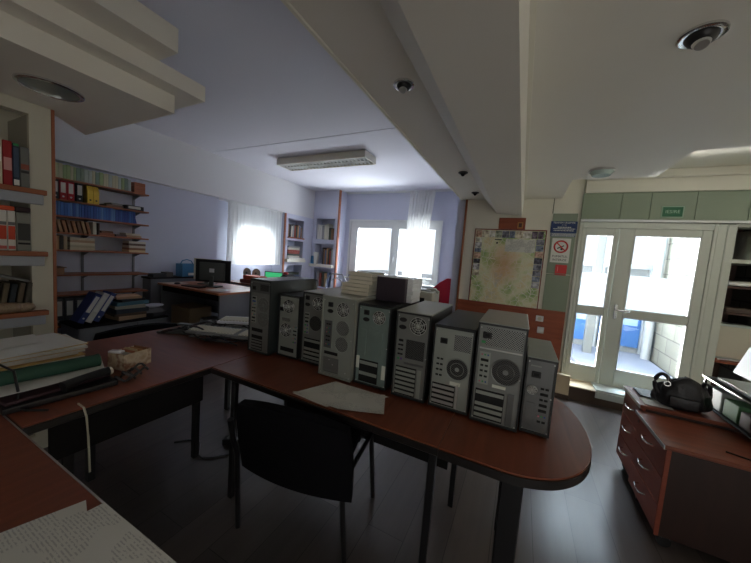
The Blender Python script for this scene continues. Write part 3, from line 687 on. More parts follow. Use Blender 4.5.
M['case_metal'] = mat('brushed_case_metal', (.42, .42, .40), .34, .5, vary=.12, scale=30)
M['tag_white'] = mat('white_plastic_clip', rgb(222, 224, 212), .4)
towers = [
 ('big black computer tower at the left end of the row with two punched fan grilles', -1.421, 1.236, .165, .440, .40, dict(bev=.006, dark_frame=True, f=[
   ('plate', .04, .96, .02, .165, 'steel_d', 'power_supply'), ('socket', .17, .10), ('vent', .70, .085, .2, .11, True, 1),
   ('io', .06, .30, .22, .60, 11, 'steel_l'), ('vent', .68, .33, .27, 0, False), ('vent', .68, .53, .27, 0, False),
   ('slots', .12, .66, .68, .72, 1, (0,)), ('slots', .12, .66, .78, .82, 1, (0,)), ('slots', .12, .66, .85, .98, 3, (), 'steel')]), 'case_slate', 'steel', 'case_slate'),
 ('small computer tower with two bright round fans standing second from the left', -1.236, 1.284, .152, .368, .36, dict(dark_frame=True, f=[
   ('fan', .46, .16, .26), ('socket', .10, .22), ('vent', .36, .39, .2, .06, True), ('fan', .36, .57, .27), ('io', .74, .95, .46, .78, 5, 'steel_l'),
   ('slots', .12, .8, .87, .93, 1, (0,))]), 'case_dark', 'steel_l', 'case_dark'),
 ('tower third from the left, partly hidden behind the pale grey one', -1.065, 1.287, .168, .404, .37, dict(dark_frame=True, f=[
   ('fan', .62, .13, .22), ('oval', .16, .16), ('socket', .15, .06), ('io', .06, .26, .28, .6, 7, 'steel_l'), ('vent', .55, .42, .25, 0, False, 1),
   ('slots', .1, .8, .66, .97, 5, (1,), 'steel_l')]), 'case_dark', 'steel', 'case_grey'),
 ('pale grey computer tower with two embossed round vents, fourth from the left', -.874, 1.205, .188, .412, .43, dict(f=[
   ('fan', .66, .125, .19), ('socket', .24, .08), ('oval', .24, .165), ('plate', .08, .33, .29, .65, 'steel_d', 'port_bay'), ('io', .12, .30, .31, .63, 3, 'steel_d'),
   ('vent', .68, .36, .2, 0, False), ('vent', .68, .57, .2, 0, False), ('slots', .12, .55, .70, .73, 1, (0,)), ('plate', .1, .62, .77, .96, 'steel', 'slot_plate'),
   ('screw', .3, .8), ('screw', .42, .86), ('slots', .14, .6, .93, .96, 2, (), 'steel'), ('screw', .85, .93)]), 'case_grey', 'steel_l', 'case_grey'),
 ('computer tower with white side clips and flare-tinted steel back, middle of the row', -.677, 1.224, .170, .398, .40, dict(dark_frame=True, f=[
   ('plate', .04, .96, .01, .25, 'steel_g', 'power_supply'), ('fan', .66, .125, .19), ('socket', .24, .08), ('oval', .24, .17),
   ('plate', .06, .28, .30, .64, 'steel_g', 'port_plate'), ('plate', .36, .82, .30, .64, 'steel_g', 'cover_plate'),
   ('slots', .12, .72, .70, .98, 4, (1, 3), 'steel_l'), ('plate', -.02, .10, .66, .82, 'tag_white', 'side_clip'), ('plate', .86, .98, .72, .90, 'tag_white', 'side_clip')]), 'case_dark', 'steel_g', 'case_dark'),
 ('tower with shiny top sheet and two oval sockets, fourth from the right', -.474, 1.212, .155, .394, .42, dict(dark_frame=True, f=[
   ('oval', .17, .075), ('oval', .17, .165), ('fan', .66, .125, .25), ('io', .05, .26, .30, .58, 9, 'steel'), ('vent', .62, .42, .27, .27, True, 1),
   ('plate', .3, .92, .585, .61, 'steel_d'), ('slots', .06, .70, .65, .99, 6, (), 'steel_l'), ('plate', .76, .88, .65, .99, 'steel_l', 'slot_clamp')]), 'case_dark', 'steel', 'case_grey'),
 ('black topped computer tower with square and round honeycomb vents, third from the right', -.302, 1.217, .164, .360, .48, dict(dark_frame=True, f=[
   ('plate', .04, .96, .01, .27, 'steel_l', 'power_supply'), ('socket', .24, .16), ('vent', .74, .16, .2, .2, True), ('io', .06, .30, .36, .64, 13, 'steel_l'),
   ('vent', .66, .49, .27, 0, False, 1), ('plate', .5, .78, .655, .70, 'tag_white', 'sticker'), ('slots', .04, .64, .72, .98, 4, (), 'steel_b'), ('plate', .68, .74, .68, .99, 'steel_b', 'slot_clamp')]), 'case_dark', 'steel_l', 'case_dark'),
 ('big tower with honeycomb power supply and grey metal top, second from the right', -.127, 1.199, .172, .404, .37, dict(dark_frame=True, f=[
   ('vent', .56, .115, .38, .20, True), ('socket', .18, .105, 'black', 1.1), ('plate', .06, .3, .165, .19, 'port_green', 'latch'), ('plate', .03, .97, .235, .25, 'steel_b', 'seam_strip'),
   ('io', .05, .30, .28, .62, 17, 'steel_l'), ('vent', .66, .45, .29, 0, False, 1), ('plate', .4, .7, .60, .63, 'tag_white', 'sticker'),
   ('slots', .05, .68, .68, .98, 5, (1,), 'steel_l'), ('plate', .76, .9, .66, .99, 'steel_d', 'slot_clamp')]), 'case_dark', 'steel', 'case_metal'),
 ('slim shiny desktop computer standing upright at the right end of the row', .052, 1.225, .099, .298, .33, dict(dark_frame=True, f=[
   ('plate', .1, .5, .07, .09, 'steel', 'badge'), ('socket', .34, .2), ('fan', .25, .42, .17), ('io', .5, .92, .34, .88, 21, 'steel_d'), ('plate', .08, .4, .6, .9, 'steel_d', 'slot_plate')]), 'case_dark', 'steel_d', 'steel_l'),
]
for (lb, x, y, wd, h_, dp, st, cm, pm, tm) in towers:
    tower(lb, x, y, wd, h_, dp, st, M[cm], M[pm], 0, M[tm])

# ================================================================= THINGS ON THE TOWERS AND DESKS
# stack of pale disc drives on the tower tops
for i in range(6):
    a = random.uniform(-.05, .05); s_ = .0 if i < 3 else .02
    b = thing('disc_drive', 'pale disc drive in the left stack on the towers, %s' % ['at the bottom', 'second from the bottom', 'third from the bottom', 'third from the top', 'second from the top', 'on the top'][i], 'drive', (-.770+s_+random.uniform(-.006, .006), 1.425, 1.162+.0205*i), a, 'disc drives stacked on the towers')
    MB().box(-.085+s_, .075, -.07, .07, 0, .0195, .002).build('housing', M['beige_plastic'], b)
    MB().box(-.087+s_, .077, -.076, -.07, .001, .0185, .001).build('front', M['drive_front'] if 'drive_front' in M else mat('yellowed_plastic', rgb(220, 212, 192), .5), b)
for i in range(6):
    b = thing('disc_drive', 'white edged disc drive behind the dark box on the towers, %s' % ['lowest', 'second from below', 'third from below', 'third from above', 'second from above', 'topmost'][i], 'drive', (-.553+random.uniform(-.004, .004), 1.475, 1.150+.0205*i), random.uniform(-.03, .03), 'disc drives stacked behind the dark box')
    MB().box(-.083, .075, -.07, .07, 0, .0195, .002).build('housing', M['white_plastic'], b)
b = thing('dark_box', 'dark purple black box standing on the towers before white edged drives', 'box', (-.575, 1.385, 1.150))
MB().box(-.085, .072, -.018, .015, 0, .122, .003).build('box_body', mat('dark_plum_plastic', rgb(52, 42, 52), .5), b)
MB().box(-.085, .072, -.018, .015, .122, .128, .001).build('lid', M['white_plastic'], b)

def sheet(name, corners, m, label, z=TZ+.0012, cat='paper', curl=.0, group=None, nu=10, thick=.0006):
    """sheet of paper given by four corners going round"""
    c = [Vector((*p, 0)) for p in corners]; o = sum(c, Vector())/4
    def fn(u, v):
        p = (c[0]*(1-u)+c[1]*u)*(1-v)+(c[3]*(1-u)+c[2]*u)*v
        return p-o+Vector((0, 0, curl*(abs(2*u-1)**3)*(.4+.6*v)+curl*.3*math.sin(5*u+3*v)**2))
    return tag(MB().grid(fn, nu, nu, thick).build(name, m, None, True, loc=(o.x, o.y, z)), label, cat, group)
sheet('printed_sheet', [(-.845, .985), (-.60, .972), (-.425, 1.035), (-.490, 1.190)], M['paper_print'], 'upper printed form lying on the desk in front of the middle towers', TZ+.004, curl=.004)
sheet('printed_sheet', [(-.840, .980), (-.650, .965), (-.47, 1.19), (-.752, 1.188)], M['paper_print_y'], 'lower printed form under the other one before the middle towers', TZ+.0012, curl=.002)
# near desk sheets
sheet('printed_sheet', [(-1.02, .12), (-.90, -.12), (-.62, .02), (-.72, .255)], M['paper_print_y'], 'lower printed list under the others on the near desk', TZ+.001)
sheet('printed_sheet', [(-.855, .300), (-.93, .07), (-.64, -.02), (-.565, .21)], M['paper_print'], 'middle printed list on the near desk', TZ+.003, curl=.002)
sheet('printed_sheet', [(-.808, .316), (-.835, .11), (-.53, .05), (-.500, .318)], M['paper_print'], 'topmost printed list in the bottom left corner', TZ+.006, curl=.003)

# left desk: pile of folders and papers
px = [(-2.10, -1.80, .40, .68), ]
zz = TZ
for i in range(9):
    th = [.014, .012, .006, .016, .010, .006, .012, .005, .004][i]; dx = random.uniform(-.025, .025); dy = random.uniform(-.015, .02)
    mm = [M['paper'], M['paper'], M['manila'], M['paper'], M['paper'], M['manila'], M['paper'], M['manila'], M['paper']][i]
    nm = ['paper_bundle', 'paper_bundle', 'manila_folder', 'paper_bundle', 'paper_bundle', 'manila_folder', 'paper_bundle', 'manila_folder', 'paper_bundle'][i]
    lb = {'paper_bundle': 'bundle of white papers', 'manila_folder': 'yellow brown folder'}[nm]+' in the pile by the cream bookcase, '+['at the very bottom', 'second from the bottom', 'third from the bottom', 'fourth from the bottom', 'in the middle', 'fourth from the top', 'third from the top', 'second from the top', 'on the very top'][i]
    b = MB().box(-.15, .15, -.17, .17, 0, th*.96, .001); b.xf(Matrix.Rotation(random.uniform(-.10, .10), 4, 'Z'))
    tag(b.build(nm, mm, loc=(-2.055+dx, .50+dy, zz)), lb, 'paper' if nm[0] == 'p' else 'folder', 'papers piled on the left desk'); zz += th
sheet('loose_sheet', [(-2.20, .30), (-2.0, .29), (-2.03, .56), (-2.22, .58)], M['paper'], 'loose sheet lying askew over the paper pile', zz+.002, curl=.003)
# brochures under the tube
sheet('loose_sheet', [(-1.74, .34), (-1.52, .30), (-1.52, .60), (-1.72, .66)], M['paper'], 'white sheet sticking out under the dark green tube', TZ+.050, curl=.01)
b = thing('leather_folder', 'dark leather folder under the white sheet and green tube', 'folder', (-1.60, .47, TZ), -.06)
MB().box(-.12, .12, -.15, .16, 0, .022, .006, 2).build('cover', M['leather'], b); MB().box(-.11, .115, -.145, .155, .006, .016).build('pages', P(120, 92, 96), b)
b = thing('magazine', 'dark glossy magazine lying on the leather folder', 'magazine', (-1.63, .46, TZ+.0225), .12)
MB().box(-.11, .11, -.15, .15, 0, .012, .003).build('cover', P(64, 40, 48), b)
b = thing('poster_tube', 'dark green cardboard tube lying across the papers on the left desk', 'tube', (0, 0, 0))
MB().cyl((-1.63, .20, .838), (-1.63, .612, .825), .0265, n=28).build('tube_body', M['green_tube'], b, True)
MB().cyl((-1.63, .612, .825), (-1.63, .617, .825), .028, n=28).build('end_cap', mat('green_cap', rgb(48, 82, 66), .6), b)
b = thing('wired_handset', 'black wired handset lying beside the green tube', 'telephone', (-1.52, .56, TZ+.042), .2)
MB().tube([(0, -.10, 0), (0, -.03, .012), (0, .05, .008)], [.022, .014, .020], 12).build('grip', M['black'], b, True)
MB().cyl((0, .05, .008), (0, .062, .008), .017, n=16).build('white_cap', M['beige_plastic'], b)
pts = [Vector((-1.495+.030*math.cos(a), .645+.04*math.sin(a)+.004*a, TZ+.010+.012*math.sin(a*3)+.002*a)) for a in [i*.35 for i in range(48)]]
tag(MB().tube(pts, .0045, 6).build('coiled_cord', M['black'], None, True), 'coiled black cord beside the handset on the left desk', 'cord')
tag(MB().tube([(-1.395, .47, TZ+.006), (-1.352, .47, TZ+.004), (-1.346, .475, TZ-.03), (-1.347, .48, .64), (-1.35, .485, .50)], .0035, 6).build('white_cable', M['beige_plastic'], None, True), 'pale cord hanging over the front edge of the left desk', 'cord')
tag(MB().tube([(-1.74, .22, .87), (-1.66, .34, .885), (-1.57, .36, .87), (-1.53, .36, .80), (-1.51, .35, .765), (-1.47, .36, .757), (-1.42, .40, .755)], .004, 6).build('black_cable', M['black'], None, True), 'black cord looping over the green tube at the left edge', 'cord')
# cardboard box of cards
b = thing('card_box', 'small printed cardboard box of cards on the left desk', 'box', (-1.675, .755, TZ), math.radians(12))
bx = MB(); bx.box(-.05, .05, -.065, .065, 0, .003)
for a in ((-.05, -.047, -.065, .065), (.047, .05, -.065, .065), (-.047, .047, -.065, -.062), (-.047, .047, .062, .065)): bx.box(a[0], a[1], a[2], a[3], .003, .075)
bx.build('carton', ramp_mat('printed_carton', [(.3, rgb(196, 170, 140)), (.5, rgb(222, 206, 180)), (.66, rgb(150, 104, 78)), (.8, rgb(226, 216, 200))], .7, (1, 1, 1), 22, 2), b)
for i in range(6):
    MB().box(-.040, .040, -.0012, .0012, .004, .068+.018*random.random()).xf(Matrix.Translation((random.uniform(-.004, .004), -.05+.018*i, 0)) @ Matrix.Rotation(random.uniform(-.25, .1), 4, 'X')).build('card', [P(196, 130, 70), M['paper'], P(170, 110, 80), P(210, 190, 150), P(188, 140, 96), P(150, 100, 70)][i], b)
tag(MB().box(-.03, .03, -.014, .014, 0, .012, .003).xf(Matrix.Rotation(.5, 4, 'Z')).build('eraser', M['white_plastic'], loc=(-1.675, .700, TZ+.0755)), 'small white rubber lying on the corner of the card box', 'eraser')

# cables and keyboards heap
def keyboard(loc, rz, tilt, label, m1, m2):
    k = thing('keyboard', label, 'keyboard', loc, rz); k.rotation_euler = (tilt, 0, rz)
    MB().box(-.225, .225, -.078, .078, 0, .018, .005, 2).build('housing', m1, k)
    kk = MB()
    for r in range(5):
        for c in range(14): kk.box(-.212+c*.0215, -.193+c*.0215, -.066+r*.021, -.048+r*.021, .018, .026, .002)
    kk.build('keys', m2, k); kp = MB()
    for r in range(5):
        for c in range(4): kp.box(.122+c*.0215, .141+c*.0215, -.066+r*.021, -.048+r*.021, .018, .026, .002)
    kp.build('number_pad', m2, k); return k
keyboard((-1.68, 1.285, TZ+.052), math.radians(20), .06, 'beige keyboard lying under the black cables beside the first tower', M['grey_plastic'], M['beige_plastic'])
keyboard((-1.86, 1.47, TZ+.022), math.radians(14), .05, 'black keyboard lying on the heap behind the beige keyboard', M['black'], M['case_dark'])
keyboard((-1.72, 1.54, TZ+.075), math.radians(32), .03, 'white keyboard on top of the cable heap', M['white_plastic'], M['beige_plastic'])
R_ = random.Random(4)
for i in range(16):
    cx_, cy_ = -1.86+R_.uniform(-.20, .22), 1.36+R_.uniform(-.14, .22)
    pts = []; ph = R_.uniform(0, 6); ra, rb = R_.uniform(.08, .20), R_.uniform(.04, .12); rot = R_.uniform(-.4, .9)
    for j in range(26):
        a = ph+j*.36; rr = 1+.25*math.sin(j*.9+ph)
        x = ra*rr*math.cos(a); y = rb*rr*math.sin(a)
        X1 = min(-1.455, max(-2.1, cx_+x*math.cos(rot)-y*math.sin(rot))); Y1 = max(1.12, cy_+x*math.sin(rot)+y*math.cos(rot))
        pts.append((X1, min(1.68, Y1), TZ+.008+.062*max(0, 1-((X1+1.80)/.34)**2)*(.55+.45*math.sin(j*.7+i))+.004*i*.3))
    w_ = i % 8 == 3
    tag(MB().tube(pts, .0045 if i % 3 else .0055, 6).build('grey_cable' if w_ else 'black_cable', M['grey_plastic'] if w_ else M['black'], None, True), ('pale grey' if w_ else 'black')+' cable tangled in the heap on the left desk', 'cable', ('grey' if w_ else 'black')+' cables tangled on the left desk')
for i, (x, y, rz, l_) in enumerate(((-2.02, 1.20, .5, .30), (-1.98, 1.25, .62, .28), (-2.03, 1.31, .35, .26))):
    tag(MB().box(-l_/2, l_/2, -.018, .018, 0, .014, .003).xf(Matrix.Rotation(rz, 4, 'Z')).build('cable_cover', M['steel_d'], loc=(x, y, TZ+.001+.0145*i)), 'flat dark metal bracket at the left of the cable heap, '+['at the bottom', 'in the middle', 'on top'][i], 'bracket')

# bag on the near pedestal
bag = thing('handbag', 'black leather bag with buckled straps on the near pedestal', 'bag', (.955, 2.435, .585), math.radians(-6))
def bagf(u, v):
    a = 2*PI*u; ph = PI*(v-.5); rx = .138*(1+.06*math.sin(3*a)+.05*math.sin(5*a+1)); ry = .078*(1+.10*math.sin(2*a+.6))
    cp = math.copysign(abs(math.cos(ph))**.45, math.cos(ph)); z = .5*(1+math.copysign(abs(math.sin(ph))**.7, math.sin(ph)))
    h_ = .175*(1-.10*math.cos(2*a)+.10*math.sin(a*1.0+2.2))
    wv = 1+.045*math.sin(9*a+8*z)
    return Vector((rx*cp*math.cos(a)*wv*(1-.16*z), ry*cp*math.sin(a)*wv*(1-.28*z), max(.0, z*h_)))
bb = MB().grid(bagf, 40, 18); bmesh.ops.remove_doubles(bb.bm, verts=bb.bm.verts[:], dist=.0004); bb.build('bag_body', M['leather'], bag, True)
MB().tube([(-.10+.032*math.cos(a), -.035+.02*math.sin(a*.5), .135+.060*math.sin(a)) for a in [i*2*PI/20 for i in range(20)]], .011, 8, True).build('strap', M['leather'], bag, True)
MB().tube([(.06, -.02, .13), (.08, -.03, .19), (.11, -.01, .175), (.115, .0, .12)], .011, 8).build('strap', M['leather'], bag, True)
MB().tube([(-.05, .02, .15), (.0, .0, .18), (.05, .01, .165), (.08, .02, .15)], .016, 8).build('top_fold', M['leather'], bag, True)
MB().torus((-.085, -.060, .150), .014, .0035, 'Y', 18, 6).cyl((-.085, -.062, .166), (-.085, -.062, .205), .004).build('buckle', M['chrome'], bag)
MB().box(-.07, .06, -.080, -.070, .02, .085, .008, 2).build('front_pocket', M['leather'], bag, True)
# document tray, laptop, papers at the right edge
t = thing('document_tray', 'black two tier document tray at the right edge behind the bag', 'tray', (1.13, 2.16, .5865))
MB().box(0, .26, .0, .50, .0, .010, .003).build('lower_tray', M['black'], t)
MB().box(-.004, .26, -.0, .50, .165, .178, .003).build('upper_tray', M['black'], t)
MB().box(-.006, -.004, -.0, .50, .172, .179).build('edge_glint', M['steel_b'], t)  # thin steel strip drawn as the highlight on the tray's black edge
for x, y in ((.01, .49), (.25, .49), (.25, .01)): MB().box(x-.006, x+.006, y-.006, y+.006, .01, .165).build('post', M['black'], t)
tag(MB().box(0, .18, 0, .13, 0, .10, .004).build('green_box', P(86, 132, 92), loc=(1.15, 2.33, .597)), 'green box on the lower level of the document tray', 'box')
tag(MB().box(0, .18, 0, .13, 0, .12, .004).build('white_box', M['mat_pale'], loc=(1.145, 2.475, .597)), 'white box beyond the green box in the document tray', 'box')
tag(MB().box(0, .18, 0, .13, 0, .085, .004).build('grey_box', P(120, 112, 110), loc=(1.15, 2.18, .597)), 'grey box nearest the camera in the document tray', 'box')
l_ = thing('laptop', 'closed dark laptop with silver lid on the upper document tray', 'laptop', (1.15, 2.20, .765), 0)
MB().box(0, .24, 0, .36, 0, .014, .004).build('base', M['case_dark'], l_); MB().box(.0, .24, 0, .36, .016, .026, .005, 2).build('lid', M['steel_l'], l_)
l_ = thing('photo_frame', 'white framed panel leaning upright beyond the laptop at the right edge', 'frame', (1.37, 2.78, .765), 0)
MB().box(0, .012, -.12, .12, 0, .20, .003).xf(Matrix.Rotation(.30, 4, 'Y')).build('panel', P(176, 176, 180), l_)
MB().box(-.001, 0, -.10, .10, .02, .18).xf(Matrix.Rotation(.30, 4, 'Y')).build('picture', P(170, 172, 176), l_)
sheet('loose_sheet', [(.77, 2.47), (.77, 2.36), (.90, 2.35), (.94, 2.60)], M['paper'], 'white sheets lying on the farther pedestal beside the bag', .5865, curl=.004)
tag(MB().box(-.04, .07, -.08, .08, 0, .008, .002).build('tablet', M['black'], loc=(.82, 2.56, .5915)), 'flat black tablet on the white sheets of the farther pedestal', 'tablet')
tag(MB().tube([(.98, 2.02, .554), (1.06, 1.99, .554), (1.18, 1.99, .556), (1.33, 1.965, .554)], .004, 6).build('black_cable', M['black'], None, True), 'thin black cord lying on the near pedestal right of the bag', 'cord')

# ================================================================= LEFT CEILING BOARDS AND LIGHTS
struct(MB().prism([(-1.88, -3.0), (-1.88, 1.055), (-2.98, 1.055), (-2.70, .80), (-4.9, .80), (-4.9, -3.0)], 2.1, 2.198).build('trim_ceiling_board', M['white_paint']))
struct(MB().prism([(-1.77, -3.0), (-1.77, 1.162), (-2.5, 1.162), (-2.5, -3.0)], 2.199, 2.283).build('trim_ceiling_board_middle', M['white_paint']))
struct(MB().prism([(-1.61, -3.0), (-1.61, .915), (-2.3, .915), (-2.3, -3.0)], 2.284, 2.395).build('trim_ceiling_board_upper', M['white_paint']))
struct(MB().box(-4.9, -1.95, -3.0, .70, 2.396, ZB).build('trim_ceiling_bulkhead', M['white_paint']))
M['dim_lens'] = mat('unlit_lamp_lens', rgb(120, 130, 124), .25)
def ring(mb, c, r0, r1, z0, z1, n=32):
    a = [[mb.bm.verts.new((c[0]+r*math.cos(2*PI*i/n), c[1]+r*math.sin(2*PI*i/n), z)) for i in range(n)] for r, z in ((r1, z1), (r1, z0+.3*(z1-z0)), (r1-.25*(r1-r0), z0), (r0, z0), (r0, z1))]
    for k in range(len(a)-1):
        for i in range(n): mb.bm.faces.new((a[k][i], a[k][(i+1) % n], a[k+1][(i+1) % n], a[k+1][i]))
    return mb
t = thing('recessed_downlight', 'large round recessed downlight in the low ceiling board at the upper left', 'ceiling light', (-2.24, .66, 2.1))
ring(MB(), (0, 0), .105, .125, -.012, -.0005).build('trim_ring', M['chrome'], t, True)
MB().cyl((0, 0, -.006), (0, 0, -.001), .105, n=32).build('lens', M['dim_lens'], t)
for i, (x, y, r, lb) in enumerate(((-.589, 1.351, .050, 'eyeball spotlight on the ceiling duct nearest the camera'), (-.569, 2.80, .042, 'middle eyeball spotlight on the ceiling duct'), (-.573, 3.60, .042, 'eyeball spotlight on the ceiling duct nearest the map'), (.454, 1.402, .062, 'black and silver eyeball spotlight in the entrance ceiling at the upper right'))):
    t = thing('ceiling_spotlight', lb, 'ceiling light', (x, y, ZR), 0, 'eyeball ceiling spotlights')
    ring(MB(), (0, 0), r*.72, r, -.010, -.0005, 28).build('trim_ring', M['black'] if i in (1, 2) else M['chrome'], t, True)
    MB().sph((0, 0, -.006), r*.70, (1, 1, .75), 20).build('eyeball', M['black'], t, True)
    MB().cyl((.0, -r*.12, -.006-r*.40), (0, -r*.2, -.006-r*.60), r*.40, r*.30, n=20).build('lamp', M['steel_b'] if i in (0, 3) else M['dark'], t)
t = thing('round_ceiling_lamp', 'round glass ceiling lamp near the top of the entrance door', 'ceiling light', (.484, 2.942, ZR))
MB().cyl((0, 0, -.016), (0, 0, -.0005), .085, n=32).build('base', M['chrome'], t); MB().cyl((0, 0, -.045), (0, 0, -.016), .062, .078, n=24).build('lamp_glass', mat('pressed_glass', rgb(196, 214, 206), .12, .2, bump=.6, bscale=120), t)
t = thing('fluorescent_fixture', 'long fluorescent ceiling fixture with louvre on the blue ceiling', 'ceiling light', (-3.08, 4.06, ZB-.012))
MB().box(-.86, .86, -.18, .18, -.035, -.0005, .004).box(-.86, .86, -.18, -.168, -.105, -.035).box(-.86, .86, .168, .18, -.105, -.035).box(-.86, -.845, -.168, .168, -.105, -.035).box(.845, .86, -.168, .168, -.105, -.035).build('housing', M['cream'], t)
l_ = MB(); 
for k in range(25): l_.box(-.845+.07*k-.002, -.845+.07*k+.002, -.168, .168, -.10, -.06)
l_.box(-.845, .845, -.003, .003, -.10, -.055).build('louvre', M['pvc'], t)
for y in (-.085, .085): MB().cyl((-.82, y, -.052), (.82, y, -.052), .013, n=12).build('tube', M['white_plastic'], t)

# ================================================================= CURTAINS
def curtain(name, label, fn, m, rod):
    t = thing(name, label, 'curtain'); MB().grid(fn, 150, 14).build('fabric', m, t, True)
    MB().tube(rod, .010, 8).build('rail', M['pvc'], t); return t
curtain('voile_curtain', 'sheer white curtain covering the left window beside the bookshelves', lambda u, v: Vector((-4.985+.026*math.sin(u*2*PI*17)*(1+.25*math.sin(u*9)), 3.76+1.41*u+.006*math.sin(u*50+v*3), 2.19-1.17*v)), M['sheer'], [(-4.985, 3.72, 2.2), (-4.985, 5.17, 2.2)])
def c2(u, v):
    x0 = -2.41-.04*v; x1 = -1.83-.17*v
    return Vector((x0+(x1-x0)*u+.004*math.sin(u*40), 6.36+.032*math.sin(u*2*PI*8.5+.6*v)*(1-.2*v), 2.885-2.0*v))
curtain('voile_curtain', 'sheer white curtain gathered at the right side of the back window', c2, M['sheer'], [(-4.1, 6.37, 2.895), (-.9, 6.37, 2.895)])

# ================================================================= MAP AND SIGNS
t = thing('wall_map', 'big town map in a red frame hanging on the cream wall', 'map', (-.187, YD-.001, 1.355))
mm = bpy.data.materials.new('town_map'); mm.use_nodes = True; nt = mm.node_tree; p = nt.nodes['Principled BSDF']; L = nt.links
tc = nt.nodes.new('ShaderNodeTexCoord')
n1 = nt.nodes.new('ShaderNodeTexNoise'); n1.inputs['Scale'].default_value = 4.2; n1.inputs['Detail'].default_value = 5; L.new(tc.outputs['Object'], n1.inputs['Vector'])
r1 = nt.nodes.new('ShaderNodeValToRGB'); el = r1.color_ramp.elements; 
for q in range(3): el.new(.5)
for e, (ps, c) in zip(el, ((.36, rgb(146, 178, 112)), (.44, rgb(196, 204, 152)), (.52, rgb(222, 220, 190)), (.60, rgb(220, 206, 160)), (.70, rgb(190, 200, 205)))): e.position = ps; e.color = (*c, 1)
L.new(n1.outputs['Fac'], r1.inputs[0])
v1 = nt.nodes.new('ShaderNodeTexVoronoi'); v1.feature = 'DISTANCE_TO_EDGE'; v1.inputs['Scale'].default_value = 16; L.new(tc.outputs['Object'], v1.inputs['Vector'])
c1 = nt.nodes.new('ShaderNodeMath'); c1.operation = 'LESS_THAN'; c1.inputs[1].default_value = .035; L.new(v1.outputs['Distance'], c1.inputs[0])
m1 = nt.nodes.new('ShaderNodeMix'); m1.data_type = 'RGBA'; m1.inputs['B'].default_value = (*rgb(226, 222, 206), 1); L.new(c1.outputs[0], m1.inputs['Factor']); L.new(r1.outputs[0], m1.inputs['A'])
g = nt.nodes.new('ShaderNodeTexGradient'); g.gradient_type = 'SPHERICAL'; mp = nt.nodes.new('ShaderNodeMapping'); mp.inputs['Scale'].default_value = (4.8, 1, 3.2); mp.inputs['Location'].default_value = (.10, 0, -.16)
L.new(tc.outputs['Object'], mp.inputs[0]); L.new(mp.outputs[0], g.inputs[0])
gm = nt.nodes.new('ShaderNodeMath'); gm.operation = 'MULTIPLY'; gm.inputs[1].default_value = .7; L.new(g.outputs['Fac'], gm.inputs[0])
m2 = nt.nodes.new('ShaderNodeMix'); m2.data_type = 'RGBA'; m2.inputs['B'].default_value = (*rgb(206, 138, 96), 1); L.new(gm.outputs[0], m2.inputs['Factor']); L.new(m1.outputs['Result'], m2.inputs['A'])
L.new(m2.outputs['Result'], p.inputs['Base Color']); p.inputs['Roughness'].default_value = .45; M['map'] = mm
HW, HH = .39, .458
MB().box(-HW, HW, -.012, 0, -HH, HH).build('map_sheet', M['map'], t)
q = MB(); q.box(-HW-.004, HW+.006, -.020, 0, HH, HH+.012).box(-HW-.004, HW+.006, -.020, 0, -HH-.01, -HH).box(-HW-.010, -HW, -.020, 0, -HH-.01, HH+.012).box(HW, HW+.010, -.020, 0, -HH-.01, HH+.012)
q.build('frame', mat('dark_red_frame', rgb(126, 50, 44), .5), t)
pc = [(120, 130, 150), (176, 176, 180), (200, 190, 170), (96, 84, 100), (150, 100, 80), (210, 206, 196), (60, 60, 74), (132, 140, 120), (186, 150, 130), (110, 112, 126)]
R_ = random.Random(12)
def photo(x0, x1, z0, z1):
    c = R_.choice(pc); nm = 'printed_photo_%d_%d_%d' % c
    mt_ = M.get(nm) or ramp_mat(nm, [(.35, rgb(*[max(20, k-55) for k in c])), (.5, rgb(*c)), (.65, rgb(*[min(240, k+45) for k in c]))], .45, (1, 1, 1), 26, 3); M[nm] = mt_
    MB().box(x0, x1, -.0135, -.012, z0, z1).build('printed_photo', mt_, t)
x = -HW+.006
while x < HW-.04:
    w_ = R_.uniform(.055, .09); photo(x, min(x+w_, HW-.006), HH-.092, HH-.008); x += w_+.004
z = HH-.10
while z > -.10: h_ = R_.uniform(.05, .08); photo(-HW+.006, -HW+.085, z-h_, z); z -= h_+.005
z = HH-.10
while z > -.19: h_ = R_.uniform(.05, .08); photo(HW-.088, HW-.006, z-h_, z); z -= h_+.005
M['legend'] = print_mat('map_legend', rgb(214, 214, 206), rgb(90, 90, 110), 120, 30, 'XZ', .7)
MB().box(-.03, .295, -.0135, -.012, .20, .355).build('legend', M['legend'], t)
MB().cyl((-.125, -.0145, .30), (-.125, -.012, .30), .012, n=14).build('emblem', M['ink'], t); MB().box(-.155, -.075, -.0145, -.012, .335, .347).build('map_title', M['ink'], t)
t = thing('wooden_plaque', 'brown wooden board fixed above the map under the duct', 'plaque', (-.165, YD-.001, 1.90))
MB().box(-.150, .145, -.016, 0, -.072, .064, .002).build('board', M['wains'], t); MB().box(.060, .120, -.020, -.016, -.062, .012).build('small_picture', P(186, 130, 70), t)
MB().box(.072, .108, -.0215, -.020, -.05, .0).build('picture_panel', P(90, 60, 50), t)
RX = (PI/2, 0, 0)
t = thing('information_sign', 'dark blue information sign at the top of the green wall panel', 'sign', (.372, YD-.0105, 1.845))
MB().box(-.128, .128, -.005, 0, -.045, .085).build('board', M['sign_blue'], t); MB().box(-.122, .122, -.005, 0, -.088, -.0455).build('lower_strip', mat('sign_grey_blue', rgb(110, 122, 142), .5), t)
text('sign_text', 'TELEFON URGENTE', .024, M['sign_white'], t, (0, -.0058, .068), RX, .0003)
text('sign_text', '1 1 2', .022, M['sign_white'], t, (0, -.0058, .042), RX, .0003)
